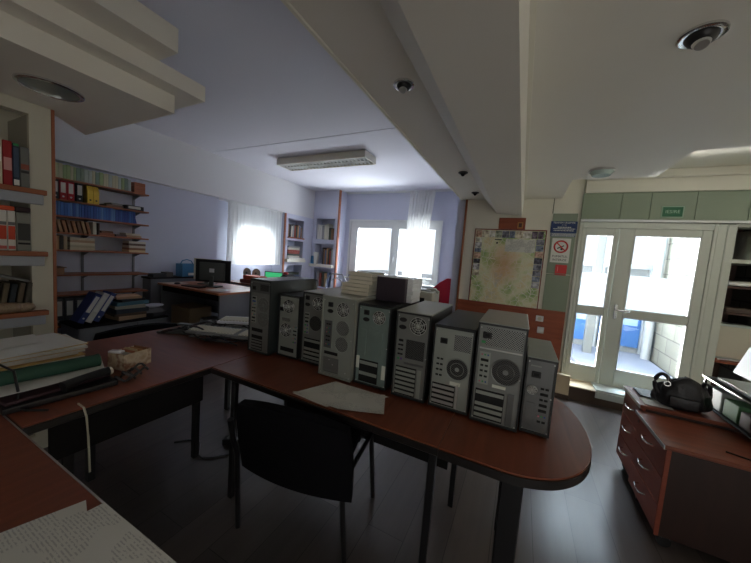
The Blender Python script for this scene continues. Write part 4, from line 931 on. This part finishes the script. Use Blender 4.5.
for z, a, b in ((.018, -.06, .07), (.0, -.10, .11), (-.02, -.095, .10)):
    q = MB(); x = a
    while x < b: w_ = R_.uniform(.006, .02); q.box(x, min(x+w_, b), -.0058, -.005, z-.004, z+.004); x += w_+.004
    q.build('sign_lettering', M['sign_white'], t)
q = MB()
for z in (-.056, -.067, -.078):
    x = -.11
    while x < .11: w_ = R_.uniform(.006, .02); q.box(x, x+w_, -.0058, -.005, z-.003, z+.002); x += w_+.004
q.build('sign_lettering', M['sign_white'], t)
t = thing('no_smoking_sign', 'white no smoking sign reading FUMATUL INTERZIS on green panel', 'sign', (.368, YD-.0105, 1.598))
MB().box(-.092, .092, -.004, 0, -.137, .140).build('board', M['sign_white'], t)
MB().torus((0, -.0045, .045), .064, .0085, 'Y', 36, 6).build('prohibition_ring', M['sign_red'], t, True)
MB().box(-.064, .064, -.0075, -.0065, -.006, .006).xf(Matrix.Translation((0, 0, .045)) @ Matrix.Rotation(PI/4, 4, 'Y')).build('prohibition_bar', M['sign_red'], t)
MB().box(-.040, .034, -.0062, -.004, -.006, .006).xf(Matrix.Translation((0, 0, .042)) @ Matrix.Rotation(-.5, 4, 'Y')).build('cigarette', M['ink'], t)
MB().cyl((.010, -.0062, .02), (.010, -.004, .02), .014, n=14).build('ember', M['ink'], t)
text('sign_text', 'FUMATUL', .034, M['ink'], t, (0, -.0048, -.066), RX, .0003); text('sign_text', 'INTERZIS', .034, M['ink'], t, (0, -.0048, -.106), RX, .0003)
t = thing('fire_point_sign', 'small red square sign under the no smoking sign', 'sign', (.395, YD-.0105, 1.375))
MB().box(-.056, .056, -.005, 0, -.036, .062).build('board', M['sign_red'], t); MB().box(-.036, -.030, -.006, -.005, -.015, .04).build('pictogram', P(236, 150, 150), t); MB().box(-.055, .055, -.005, 0, -.058, -.042).build('caption_strip', P(196, 90, 84), t)
t = thing('exit_sign', 'small green sign reading IESIRE above the entrance door', 'sign', (1.272, YD-.031, 2.034))
MB().box(-.085, .085, -.005, 0, -.056, .056, .001).build('rim', P(150, 178, 156), t); MB().box(-.075, .075, -.0065, -.005, -.046, .046).build('board', M['exit_green'], t)
text('sign_text', 'IESIRE', .044, P(170, 200, 178), t, (0, -.0072, 0), RX, .0003)
t = thing('wall_socket', 'white double socket on the wood panelling right of the map', 'socket', (.245, YD-.0125, .790))
MB().box(-.040, .040, -.010, 0, -.034, .034, .004).build('cover', M['white_plastic'], t); MB().cyl((0, -.0112, 0), (0, -.010, 0), .021, n=20).build('socket_well', M['beige_plastic'], t)
t = thing('light_switch', 'white switch on the wood panelling behind the slim upright computer', 'switch', (.268, YD-.0125, .655))
MB().box(-.035, .035, -.010, 0, -.038, .038, .004).build('cover', M['white_plastic'], t); MB().box(-.02, .02, -.014, -.010, -.024, .024, .002).build('rocker', M['white_plastic'], t)
t = thing('tiled_block', 'beige tiled block on the floor left of the door step', 'plinth', (.43, 3.70, 0))
MB().box(-.2, .150, 0, .04, .05, .262, .003).build('tile_face', M['tile'], t); MB().box(-.2, .152, -.003, .04, 0, .05).build('dark_base', M['step_dark'], t)
tag(MB().box(0, .52, 0, .235, 0, .018, .003).build('door_mat', M['mat_pale'], loc=(.815, 3.735, .153)), 'pale grey mat on the tiled step before the door', 'mat')
b_ = MB().box(.815, 1.335, 3.722, 3.738, .085, .1515).build('mat_edge', M['mat_pale']); tag(b_, 'pale board fixed to the front of the door step', 'board')

# ================================================================= WALL SHELVES WITH BOOKS
SX = -4.76
t = thing('wall_shelving', 'wall mounted wooden shelves on metal uprights left of the blue wall', 'shelf', (0, 0, 0))
SZ = [1.99, 1.753, 1.572, 1.381, 1.18, .891, .653, .284]
for z in SZ: MB().box(-5.03, SX, .95, 2.36, z-.020, z, .003).build('shelf', M['brown_edge'], t)
for y in (1.10, 1.745, 2.30):
    MB().box(-5.04, -5.025, y-.012, y+.012, .15, 2.12).build('upright', M['grey_board'], t)
    for z in SZ: MB().prism([(-5.025, z-.021), (-4.85, z-.021), (-5.025, z-.075)], y-.006, y+.006, 'Y').build('bracket', M['grey_board'], t)
XB = SX-.02; EPS = .0008
def Y(px): return 1.43+(px-58)*.0102
# top row: thin pale volumes
R_ = random.Random(3); y = 1.16; i = 0; seq = []
tc_ = [(150, 166, 120), (186, 190, 150), (120, 140, 126), (170, 178, 172), (196, 190, 160), (134, 150, 132)]
nmc = ['green', 'pale yellow green', 'dull green', 'grey', 'cream', 'mossy green']
while y < 2.145:
    th = R_.uniform(.022, .040); c = R_.randrange(6) if y < 1.75 else R_.choice([0, 2, 3, 4])
    seq.append((y, th, c)); y += th+EPS
for i, (y, th, c) in enumerate(seq): upright_book((XB, y+th/2, 1.991), th, .150+.012*R_.random(), .17, P(*tc_[c]), '%s bound volume on the top wall shelf, %s from the left' % (nmc[c], ORD[i]), 'bound volumes on the top wall shelf')
for i in range(3): tag(MB().box(-.2, 0, -.065, .065, 0, .044, .003).build('wooden_tray', M['brown_edge'], loc=(XB+.01, 2.25, 1.991+.0455*i)), 'brown wooden tray stacked at the right end of the top shelf, %s' % ['bottom one', 'middle one', 'top one'][i], 'tray', 'wooden trays on the top wall shelf')
# binders
bc = [('red', (176, 34, 40)), ('red', (176, 34, 40)), ('black', (34, 34, 40)), ('red', (176, 34, 40)), ('red', (186, 30, 40)), ('black', (34, 36, 40))]
def binder(loc, w_, h_, m_, label, grp, lab=M['paper'], lean=0):
    b = MB().box(-.20, 0, -w_/2, w_/2, 0, h_, .002); b.xf(Matrix.Rotation(lean, 4, 'X')); b = b.build('binder', m_, loc=loc); tag(b, label, 'binder', grp)
    q = MB().box(0, .002, -w_*.33, w_*.33, h_*.36, h_*.90).xf(Matrix.Rotation(lean, 4, 'X')); q.build('spine_label', lab, b)
    q = MB().cyl((0, 0, h_*.16), (.003, 0, h_*.16), w_*.16, n=12).xf(Matrix.Rotation(lean, 4, 'X')); q.build('finger_ring', M['steel_b'], b); return b
for i, (n_, c) in enumerate(bc):
    binder((XB, 1.30+.0655*i+(.01 if i > 4 else 0), 1.754), .060, .212, P(*c), '%s lever arch binder with white label on the second wall shelf, %s from the left' % (n_, ORD[i]), 'binders on the second wall shelf')
for i in range(2):
    b = MB().prism([(-.0, 0), (-.20, 0), (-.20, .21), (-.03, .21), (0, .15)], -.027, .027, 'Y').build('magazine_file', P(222, 186, 66), loc=(XB, 1.735+.057*i, 1.754)); tag(b, '%s yellow magazine file right of the black binder' % ['left hand', 'right hand'][i], 'magazine file', 'yellow magazine files')
    MB().cyl((0, 0, .04), (.002, 0, .04), .01, n=12).build('finger_hole', M['dark'], b)
tag(MB().box(-.2, 0, -.09, .09, 0, .028, .003).build('ledger', P(120, 104, 84), loc=(XB, 1.98, 1.754)), 'brown ledger lying flat beside the yellow files', 'book')
tag(MB().box(-.19, 0, -.06, .06, 0, .022, .003).build('ledger', P(150, 150, 150), loc=(XB, 2.0, 1.783)), 'grey book lying on the brown ledger beside the yellow files', 'book')
b = tag(MB().box(-.22, 0, -.10, .10, 0, .055, .003).build('flat_binder', P(48, 48, 54), loc=(XB+.01, 2.20, 1.754)), 'black binder lying flat at the right end of the second shelf', 'binder')
MB().box(0, .002, -.08, .06, .012, .044).build('spine_label', M['paper'], b)
# blue volumes
y = 1.16; i = 0; R_ = random.Random(8)
bl_ = [(58, 96, 160), (66, 108, 176), (50, 84, 150), (92, 130, 180), (48, 74, 140)]
while y < 2.19:
    th = R_.uniform(.020, .030); upright_book((XB, y+th/2, 1.573), th, .150+.01*R_.random(), .16, P(*R_.choice(bl_)), 'blue spined journal on the third wall shelf, %s from the left' % ORD[i], 'blue journals on the third wall shelf'); y += th+EPS; i += 1
upright_book((XB, 2.212, 1.573), .022, .145, .16, P(44, 66, 140), 'leaning dark blue journal at the right end of the blue row', lean=.22)
# leaning old books
for i in range(11):
    upright_book((XB, 1.31+.042*i, 1.382), .030, .150-.006*(i % 3), .16, P(*[(150, 104, 70), (128, 96, 72), (168, 120, 80), (110, 84, 66), (160, 130, 96)][i % 5]), '%s old book leaning on the fourth wall shelf, %s from the left' % (['russet', 'brown', 'tan', 'dark brown', 'light brown'][i % 5], ORD[i]), 'old books leaning on the fourth wall shelf', lean=.20)
upright_book((XB, 1.775, 1.382), .036, .15, .16, P(206, 200, 186), 'white spined book right of the leaning old books')
upright_book((XB, 1.815, 1.382), .018, .145, .16, P(90, 84, 80), 'thin dark book right of the white spined book')
for i, (y, z, l2, c, nm_) in enumerate(((1.90, 0, .075, (150, 90, 60), 'reddish brown book lying flat on the fourth shelf'), (1.90, .031, .06, (120, 84, 64), 'brown book on top of the reddish brown flat book'), (2.05, 0, .06, (84, 84, 84), 'dark grey book lying flat in the middle of the fourth shelf'), (2.19, 0, .09, (180, 150, 120), 'tan book lying flat at the right end of the fourth shelf'), (2.18, .027, .085, (206, 200, 184), 'cream book on the tan flat book of the fourth shelf'))):
    tag(MB().box(-.16, 0, -l2, l2, 0, .030 if z == 0 and i == 0 else .026, .002).build('book', P(*c), loc=(XB, y, 1.3815+z)), nm_, 'book')
# fifth shelf
for i in range(8):
    th = [.022, .020, .024, .03, .03, .034, .030, .030][i]; y = 1.30+[.0, .024, .046, .075, .108, .143, .178, .212][i]
    upright_book((XB, y, 1.181), th, .165-.008*(i % 2), .17, P(*[(190, 186, 180), (50, 60, 84), (206, 200, 190), (190, 160, 120), (120, 84, 60), (170, 130, 90), (60, 48, 44), (196, 170, 134)][i]), '%s book standing on the fifth wall shelf, %s from the left' % (['grey', 'navy', 'white', 'sand coloured', 'brown', 'light brown', 'black brown', 'pale tan'][i], ORD[i]))
for i in range(5):
    tag(MB().box(-.17, 0, -.115, .115, 0, .029, .002).xf(Matrix.Rotation(R_.uniform(-.03, .03), 4, 'Z')).build('book', P(*[(206, 190, 160), (190, 176, 150), (222, 210, 184), (180, 150, 120), (206, 196, 170)][i]), loc=(XB-.006, 1.665, 1.181+.030*i)), 'pale book in the flat stack on the fifth shelf, %s' % ['at the bottom', 'second up', 'middle one', 'second down', 'on top'][i], 'book', 'flat stacked books on the fifth wall shelf')
for i in range(5):
    tag(MB().box(-.17, 0, -.10, .10, 0, .029, .002).xf(Matrix.Rotation(R_.uniform(-.05, .05), 4, 'Z')).build('book', P(*[(222, 196, 150), (150, 110, 80), (212, 200, 180), (110, 90, 80), (214, 206, 190)][i]), loc=(XB+.004, 2.23, 1.181+.030*i)), '%s book stacked flat at the right end of the fifth shelf' % ['lowest yellowish', 'brown', 'middle cream', 'dark', 'topmost off white'][i], 'book', 'right hand flat stack on the fifth wall shelf')
b = tag(MB().box(-.2, 0, -.12, .08, 0, .072, .002).build('cardboard_box', P(150, 110, 76), loc=(XB, 1.42, .892)), 'flat brown cardboard box on the nearly empty sixth shelf', 'box'); MB().box(-.2, .004, -.125, .10, .072, .080).build('lid', P(120, 86, 60), b)
for i in range(8):
    binder((XB, 1.26+.094*i, .285), .082, .320, P(74, 76, 80), 'grey lever arch binder with white label on the lowest wall shelf, %s from the left' % ORD[i], 'grey binders on the lowest wall shelf')

# ================================================================= BOOKS AND BINDERS HEAPED IN FRONT OF THE SHELVES
t = thing('low_cabinet', 'low dark cabinet under the heap of books before the wall shelves', 'cabinet', (-4.50, 1.95, 0))
MB().box(-.24, .20, -.50, .42, .0, .33, .004).build('carcass', M['grey_board'], t); MB().box(-.25, .21, -.51, .43, .33, .35, .003).build('top', M['black_panel'], t); MB().box(.20, .212, -.49, .05, .03, .32, .002).build('door', M['grey_board'], t); MB().box(.20, .212, .06, .41, .03, .32, .002).build('door', M['grey_board'], t)
hp_ = [(.18, .13, .050, (190, 160, 130), 'beige book', .1), (.19, .14, .035, (90, 70, 56), 'brown book', -.08), (.2, .15, .055, (44, 52, 66), 'navy binder', .05), (.2, .13, .040, (170, 164, 150), 'cream book', -.12), (.19, .15, .045, (70, 112, 130), 'teal folder', .1), (.18, .12, .03, (40, 40, 44), 'black book', .2), (.15, .11, .03, (200, 160, 130), 'pinkish book', -.1)]
z = .3505
for i, (a, b_2, h_, c, nm_, rz) in enumerate(hp_):
    tag(MB().box(-a*.8, a*.8, -b_2*1.2, b_2*1.2, 0, h_, .003).xf(Matrix.Rotation(rz, 4, 'Z')).build('book', P(*c), loc=(-4.50, 1.98, z)), nm_+' in the heap on the low dark cabinet, '+['at its foot', 'second from below', 'third from below', 'in its middle', 'third from above', 'second from above', 'at its top'][i], 'book', 'books heaped on the low cabinet'); z += h_+.0006
for i in range(2):
    tag(MB().box(-.14, .14, -.10, .10, 0, .05, .003).xf(Matrix.Rotation([.3, -.2][i], 4, 'Z')).build('binder', P(*[(64, 64, 70), (120, 120, 130)][i]), loc=(-4.48, 2.26, .3505+.0508*i)), ['black binder lying at the right of the book heap', 'grey binder lying on the black one beside the heap'][i], 'binder')
tag(MB().sph((0, 0, .028), .07, (1.2, 1.9, .38), 14).build('crumpled_paper', mat('crumpled_white', rgb(200, 204, 214), .7, bump=1, bscale=40), None, True, loc=(-4.46, 2.27, .4525)), 'crumpled white papers lying at the right of the book heap', 'paper')
for i in range(3):
    b = binder((-4.33+.0*i, 1.48+.068*i, .385), .058, .36, [P(46, 62, 118), P(206, 204, 196), P(52, 70, 130)][i], ['blue binder leaning against the low cabinet, left one', 'white binder leaning between two blue ones', 'blue binder leaning against the low cabinet, right one'][i], 'binders leaning against the low cabinet', lean=-.50)
tag(MB().box(-.10, .10, -.10, .10, 0, .012, .002).build('magazine', M['paper'], loc=(-4.2, 1.2, .001)), 'white magazine lying on the floor under the wall shelves', 'magazine')

# padded chair behind the left desk
def office_chair2():
    t = thing('office_chair', 'dark padded chair with its back behind the left desk', 'chair', (-2.62, 1.16, 0), math.radians(84))
    MB().grid(lambda u, v: Vector(((u-.5)*.46, -.20+.42*v, .455+.018*math.cos((u-.5)*PI))), 8, 8, .05).build('seat', M['black_fabric'], t, True)
    MB().grid(lambda u, v: Vector((((u-.5)*2)*.27*(1-.1*v**3), -.215-.04*v-.03*(1-((u-.5)*2)**2), .42+.345*v-.03*((u-.5)*2)**2*v)), 12, 8, .04).build('backrest', M['black_fabric'], t, True)
    for s in (-1, 1):
        MB().tube([(s*.27, -.13, 0), (s*.25, -.17, .43), (s*.235, -.21, .60)], .0125, 8).build('leg', M['black_metal'], t, True)
        MB().tube([(s*.26, .24, 0), (s*.25, .20, .43)], .0125, 8).build('leg', M['black_metal'], t, True)
office_chair2()

# ================================================================= DESKS IN THE BLUE PART
t = thing('desk', 'back desk with grey sides carrying the monitors near the left window', 'desk', (-4.12, 2.86, 0))
MB().box(-.66, .70, -.37, .42, .725, .75, .002).build('desk_top', M['cherry_pale'] if 'cherry_pale' in M else ramp_mat('worn_cherry_top', [(.2, rgb(150, 86, 56)), (.8, rgb(190, 120, 84))], .28, (12, 1.5, 12), 2), t)
MB().box(.66, .685, -.34, .40, 0, .725).build('side_panel', M['grey_board'], t); MB().box(-.65, -.625, -.34, .40, 0, .725).build('side_panel', M['grey_board'], t)
MB().box(-.625, .66, .34, .355, .25, .725).build('modesty_panel', M['grey_board'], t); MB().box(-.60, .66, -.33, -.31, .64, .725).build('front_rail', M['black_panel'], t)
def monitor(loc, rz, w_, h_, label, back, bez, zc=.10):
    t = thing('monitor', label, 'monitor', loc, rz)
    MB().box(-w_/2, w_/2, 0, .022, zc, zc+h_, .006, 2).build('bezel', bez, t); MB().box(-w_/2+.015, w_/2-.015, .0225, .024, zc+.015, zc+h_-.015).build('screen', M['dark'], t)
    MB().box(-w_*.36, w_*.36, -.035, 0, zc+.03, zc+h_-.04, .012, 2).build('rear_shell', back, t); MB().box(-.035, .035, -.037, -.035, zc+h_*.45, zc+h_*.62).build('label', M['white_plastic'], t)
    MB().box(-.03, .03, -.05, -.028, .012, zc+.10, .006).build('neck', back, t); MB().box(-.11, .11, -.09, .09, 0, .014, .005, 2).build('base', back, t)
    return t
monitor((-4.04, 2.84, .751), .50, .50, .33, 'dark flat monitor seen from behind on the back desk', P(84, 88, 86), M['black'], .065)
monitor((-4.36, 2.98, .751), .55, .42, .33, 'pale framed monitor half hidden behind the dark monitor', M['grey_plastic'], M['beige_plastic'], .06)
tag(MB().box(-.17, .17, -.06, .06, 0, .016, .004).xf(Matrix.Rotation(.1, 4, 'Z')).build('keyboard', M['black'], loc=(-4.14, 2.62, .751)), 'black keyboard on the back desk before the dark monitor', 'keyboard')
tag(MB().sph((0, 0, .010), .03, (1, 1.5, .5), 12).build('computer_mouse', M['black'], None, True, loc=(-4.52, 2.62, .753)), 'black computer mouse on the back desk', 'mouse')
sheet('loose_sheet', [(-4.75, 2.52), (-4.55, 2.55), (-4.50, 2.78), (-4.70, 2.80)], M['paper'], 'white sheet on the left part of the back desk', .7515)
sheet('loose_sheet', [(-3.80, 2.55), (-3.55, 2.62), (-3.62, 2.86), (-3.84, 2.80)], M['paper'], 'white sheet on the back desk right of the monitor', .7515)
b = thing('storage_box', 'dark cardboard box on the floor under the back desk', 'box', (-4.35, 2.72, 0)); MB().box(-.22, .22, -.15, .18, 0, .44, .003).build('carton', P(150, 130, 104), b)
for i in range(7):
    c = [(196, 190, 180), (120, 60, 50), (60, 80, 140), (206, 180, 150), (150, 150, 150), (46, 66, 120), (186, 110, 80)][i]; n_ = ['white', 'dark red', 'blue', 'sand', 'grey', 'navy', 'orange brown'][i]
    tag(MB().box(-.11, .11, -.08, .08, 0, .038, .002).xf(Matrix.Rotation(R_.uniform(-.5, .5), 4, 'Z')).build('book', P(*c), loc=(-3.92+.14*(i % 2), 2.46+.05*(i % 3), .001+.0395*(i//2) if i < 6 else .1195)) if i not in (1, 3, 5) else MB().box(-.11, .11, -.08, .08, 0, .038, .002).xf(Matrix.Rotation(R_.uniform(-.3, .3), 4, 'Z')).build('book', P(*c), loc=(-3.66, 2.48, .001+.0395*(i//2))), n_+' book in the pile on the floor under the back desk', 'book', 'books piled under the back desk')
b = MB().box(-.10, .10, -.12, .12, 0, .26, .002).xf(Matrix.Rotation(.35, 4, 'Y')).build('box_file', P(176, 176, 172), loc=(-4.02, 2.78, .035)); tag(b, 'pale box file tilted under the back desk', 'box')
# sideboard along the blue wall
t = thing('sideboard', 'long dark sideboard against the blue wall behind the back desk', 'cabinet', (-4.9, 2.98, 0))
MB().box(-.135, .08, -.56, .60, 0, .80, .003).build('carcass', M['grey_board'], t); MB().box(-.137, .10, -.58, .62, .80, .825, .003).build('top', M['black_panel'], t)
b = thing('storage_basket', 'blue plastic basket standing on the dark sideboard', 'basket', (-4.88, 2.97, .8255))
q = MB(); q.box(-.08, .09, -.12, .12, 0, .006); wall_holes(q, 'X', -.12, .12, 0, .20, .085, .091, []); wall_holes(q, 'X', -.12, .12, 0, .20, -.086, -.080, []); q.box(-.08, .085, -.12, -.114, .006, .2).box(-.08, .085, .114, .12, .006, .2); q.build('basket_body', M['blue_plastic'], b)
MB().tube([(0, -.10, .2), (0, -.07, .25), (0, 0, .27), (0, .07, .25), (0, .10, .2)], .008, 8).build('handle', M['blue_plastic'], b, True); MB().box(.091, .096, -.03, .06, .02, .06).build('label', M['paper'], b)
tag(MB().tube([(0, 0, .0), (0, 0, .10), (0, .05, .16), (0, .03, .20)], .012, 8).sph((0, 0, .02), .04, (1, 1.4, .5), 12).build('desk_lamp', M['blue_plastic'], None, True, loc=(-4.86, 3.24, .8255)), 'small blue gadget right of the blue basket', 'gadget')
for i, (y, l2, h_, c, nm_) in enumerate(((2.53, .09, .05, (50, 50, 54), 'black box on the left end of the dark sideboard'), (2.67, .05, .07, (84, 78, 74), 'brown grey box next to the blue basket'))): tag(MB().box(-.07, .08, -l2, l2, 0, h_, .004).build('small_box', P(*c), loc=(-4.88, y, .8255)), nm_, 'box')
# second desk by the window, things on it
t = thing('desk', 'far desk near the left window behind the first tower', 'desk', (-3.75, 3.85, 0))
MB().box(-.90, 1.0, -.35, .35, .73, .755, .003).build('desk_top', M['cherry'], t)
for x in (-.86, .95): MB().box(x-.012, x+.012, -.32, .32, 0, .73).build('side_panel', M['grey_board'], t)
MB().box(-.85, .94, .28, .295, .3, .73).build('modesty_panel', M['grey_board'], t)
b = thing('orange_box', 'orange red box on the far desk before the curtain', 'box', (-4.12, 3.68, .7555)); MB().box(-.23, .20, -.12, .12, 0, .06, .004).build('carton', P(110, 50, 40), b); MB().box(-.18, .18, -.10, .10, .061, .13, .004).build('upper_box', M['orange_box'], b)
for i, (x, lb) in enumerate(((-4.53, 'left one of two round grey discs on the far desk'), (-4.36, 'right one of two round grey discs on the far desk'))):
    b = thing('desk_fan', lb, 'fan', (x, 3.92 if i else 3.86, .7555), .2); MB().torus((0, 0, .145), .080, .008, 'Y', 28, 6).build('guard_ring', M['grey_plastic'], b, True)
    MB().cyl((0, -.01, .145), (0, .01, .145), .078, n=28).build('disc', M['beige_plastic'], b); MB().cyl((0, -.02, .145), (0, .02, .145), .02, n=14).build('hub', M['grey_plastic'], b); MB().box(-.03, .03, -.03, .03, 0, .065, .004).build('foot', M['grey_plastic'], b)
b = monitor((-3.98, 3.98, .7555), .1, .34, .17, 'small monitor with a green screen on the far desk', M['black'], M['black'], .04); b.rotation_euler = (0, 0, PI+.35)
for ch in b.children:
    if ch.name.startswith('screen'):
        gm_ = mat('lit_green_screen', rgb(60, 190, 120), .4); gm_.node_tree.nodes['Principled BSDF'].inputs['Emission Color'].default_value = (*rgb(70, 200, 130), 1); gm_.node_tree.nodes['Principled BSDF'].inputs['Emission Strength'].default_value = .5; ch.data.materials.clear(); ch.data.materials.append(gm_)
b = thing('desk_phone', 'black desk telephone with red top lamp beyond the first tower', 'telephone', (-3.42, 3.72, .7555)); MB().prism([(-.18, 0), (.24, 0), (.22, .14), (.0, .22), (-.15, .12)], -.1, .1, 'Y').build('housing', M['black'], b); MB().sph((-.02, -.03, .235), .038, (1.2, 1, .7), 14).build('red_cap', M['red'], b, True); MB().box(-.06, .02, -.103, -.100, .12, .17).build('label', M['white_plastic'], b)
b = thing('wicker_chair', 'curved back chair of light bent wood near the right niche', 'chair', (-3.55, 5.2, 0), .2)
for x in (-.20, .20):
    for y in (-.2, .2): MB().tube([(x, y, 0), (x*.95, y*.95, .45)], .014, 8).build('leg', M['grey_plastic'], b)
MB().cyl((0, 0, .45), (0, 0, .48), .24, n=28).build('seat', M['grey_plastic'], b); MB().tube([(-.22, .16, .46), (-.23, .20, .80), (-.12, .24, .93), (.12, .24, .93), (.23, .20, .80), (.22, .16, .46)], .014, 8).tube([(-.13, .17, .47), (-.13, .22, .78), (0, .24, .85), (.13, .22, .78), (.13, .17, .47)], .010, 8).build('backrest', M['grey_plastic'], b, True)
# printer on its stand, red chair
t = thing('printer_stand', 'grey stand carrying the printer beside the map wall', 'stand', (-1.22, 3.82, 0)); MB().box(-.26, .28, -.25, .25, .70, .725, .003).build('top', M['grey_board'], t)
for x in (-.23, .25):
    for y in (-.22, .22): MB().box(x-.015, x+.015, y-.015, y+.015, 0, .70).build('leg', M['grey_board'], t)
t = thing('printer', 'pale grey printer with dark slot seen between the towers and map', 'printer', (-1.19, 3.82, .7255)); MB().box(-.22, .22, -.18, .18, 0, .25, .015, 2).build('housing', M['beige_plastic'], t); MB().box(-.19, .12, -.185, -.18, .10, .17).build('paper_slot', M['dark'], t); MB().box(-.16, .16, -.10, .16, .25, .268, .006).build('scanner_lid', M['white_plastic'], t); MB().tube([(.10, -.02, .265), (.22, -.06, .285), (.26, -.06, .24)], .018, 8).build('paper_guide', M['beige_plastic'], t, True)
t = thing('red_chair', 'red upholstered chair between the printer and the map wall', 'chair', (-1.20, 4.78, 0), 0)
MB().prism([(-.26, .50), (.22, .50), (.22, .98), (.16, 1.10), (.10, 1.10), (-.02, 1.02), (-.12, .92), (-.26, .82)], .17, .24, 'Y').build('backrest', M['red_fabric'], t); MB().box(-.25, .25, -.25, .17, .44, .52, .02, 2).build('seat', M['red_fabric'], t)
for x in (-.2, .2):
    for y in (-.2, .2): MB().cyl((x, y, 0), (x, y, .44), .014, n=8).build('leg', M['black_metal'], t)
t = thing('modem', 'small blue and white device on the back window sill', 'device', (-3.83, 6.47, .8205)); MB().box(-.09, .09, -.04, .04, 0, .06, .006).build('housing', P(70, 96, 160), t); MB().box(-.092, .092, -.042, .042, .06, .075, .003).build('lid', M['white_plastic'], t)
tag(MB().sph((0, 0, .05), .09, (1.5, .5, .6), 14).build('grey_pouch', M['grey_plastic'], None, True, loc=(-3.5, 6.46, .8215)), 'soft grey pouch on the left end of the back window sill', 'pouch')

# ================================================================= BOOKS IN THE NICHES
for k, (za, zb) in enumerate(((1.686, 2.108), (1.20, 1.604), (.66, 1.02))):
    nm_ = ['upper', 'middle', 'lower'][k]
    struct(MB().box(-5.19, -4.90 if k != 1 else -4.86, 5.29, 5.85, za-.03, za-.002).build('trim_niche_shelf', M['wains'] if k != 1 else M['white_paint']))
    if k == 1: struct(MB().box(-5.0, -4.84, 5.22, 5.86, 1.10, 1.165).build('trim_niche_ledge', M['cream']))
cl = [('dark green', (60, 70, 60)), ('brown', (130, 96, 70)), ('grey', (150, 150, 150)), ('tan', (176, 140, 100)), ('black', (40, 40, 44)), ('red brown', (140, 60, 46)), ('blue grey', (96, 110, 140)), ('cream', (206, 200, 184))]
for i in range(9):
    n_, c = cl[(i*3+1) % 8]; upright_book((-4.95, 5.34+.055*i, 1.687), .045, .30-.02*(i % 3), .2, P(*c), n_+' folder in the upper left niche, '+ORD[i]+' from the left')
for i in range(6):
    n_, c = cl[[7, 0, 5, 5, 7, 2][i]]; tag(MB().box(-.2, 0, -.2, .2, 0, .045, .003).xf(Matrix.Rotation(R_.uniform(-.05, .05), 4, 'Z')).build('book', P(*c), loc=(-4.955, 5.56, 1.201+.0465*i)), n_+' book lying in the middle left niche, '+['lowest', 'second up', 'third up', 'third down', 'second down', 'uppermost'][i], 'book')
for i in range(3): tag(MB().box(-.2, 0, -.22, .22, 0, .06, .003).build('book', P(*cl[(i*2+4) % 8][1]), loc=(-4.955, 5.56, .661+.0615*i)), cl[(i*2+4) % 8][0]+' binder lying in the lower left niche', 'binder')
for i in range(7):
    n_, c = [('white', (214, 212, 206)), ('white', (214, 212, 206)), ('grey', (150, 150, 150)), ('cream', (206, 200, 184)), ('cream', (206, 200, 184)), ('dark green', (60, 70, 60)), ('brown', (130, 96, 70))][i]
    upright_book((-4.78+.072*i, 6.225, 1.708), .062, [.37, .37, .35, .38, .40, .30, .28][i], .2, P(*c), n_+' binder in the upper right niche, '+ORD[i]+' from the left', axis='x')
for i in range(8):
    n_, c = cl[(i*5+4) % 8]; upright_book((-4.60+.045*i, 6.225, 1.081), .038, .42-.03*(i % 3), .2, P(*c), n_+' book in the middle right niche, '+ORD[i]+' from the left', axis='x')
struct(MB().box(-4.98, -4.22, 6.10, 6.21, 1.005, 1.075, .003).build('trim_niche_ledge_right', M['cream']))
tag(MB().prism([(-.05, 0), (.03, 0), (.06, .3), (-.07, .3)], -.03, .03, 'Y').build('paper_bundle', M['paper'], loc=(-4.74, 6.155, 1.0755)), 'white rolled papers standing before the middle right niche', 'paper')
tag(MB().cyl((0, 0, 0), (0, 0, .2), .045, n=16).build('blue_cup', M['blue_plastic'], loc=(-4.86, 6.16, 1.0755)), 'blue cup left of the white papers at the right niche', 'cup')
for i in range(5):
    n_, c = cl[(i*3+2) % 8]; upright_book((-4.72+.08*i, 6.225, .501), .06, .38-.03*(i % 2), .2, P(*c), n_+' folder in the lower right niche, '+ORD[i]+' from the left', axis='x')
# floor clutter under the desks
tag(MB().tube([*[(-2.0+.05*i, 1.16+.07*math.sin(i*.8)+.012*i, .006) for i in range(18)]], .006, 8).build('floor_cable', M['black'], None, True), 'black cable snaking over the floor under the left desk', 'cable')
t = thing('extension_block', 'black socket block on the floor under the left desk', 'socket', (-1.62, 1.40, 0), .5)
MB().box(-.13, .13, -.028, .028, 0, .04, .006, 2).build('housing', M['black'], t)
for k in range(4): MB().cyl((-.09+.06*k, 0, .04), (-.09+.06*k, 0, .0415), .019, n=16).build('socket_well', M['grey_plastic'], t)
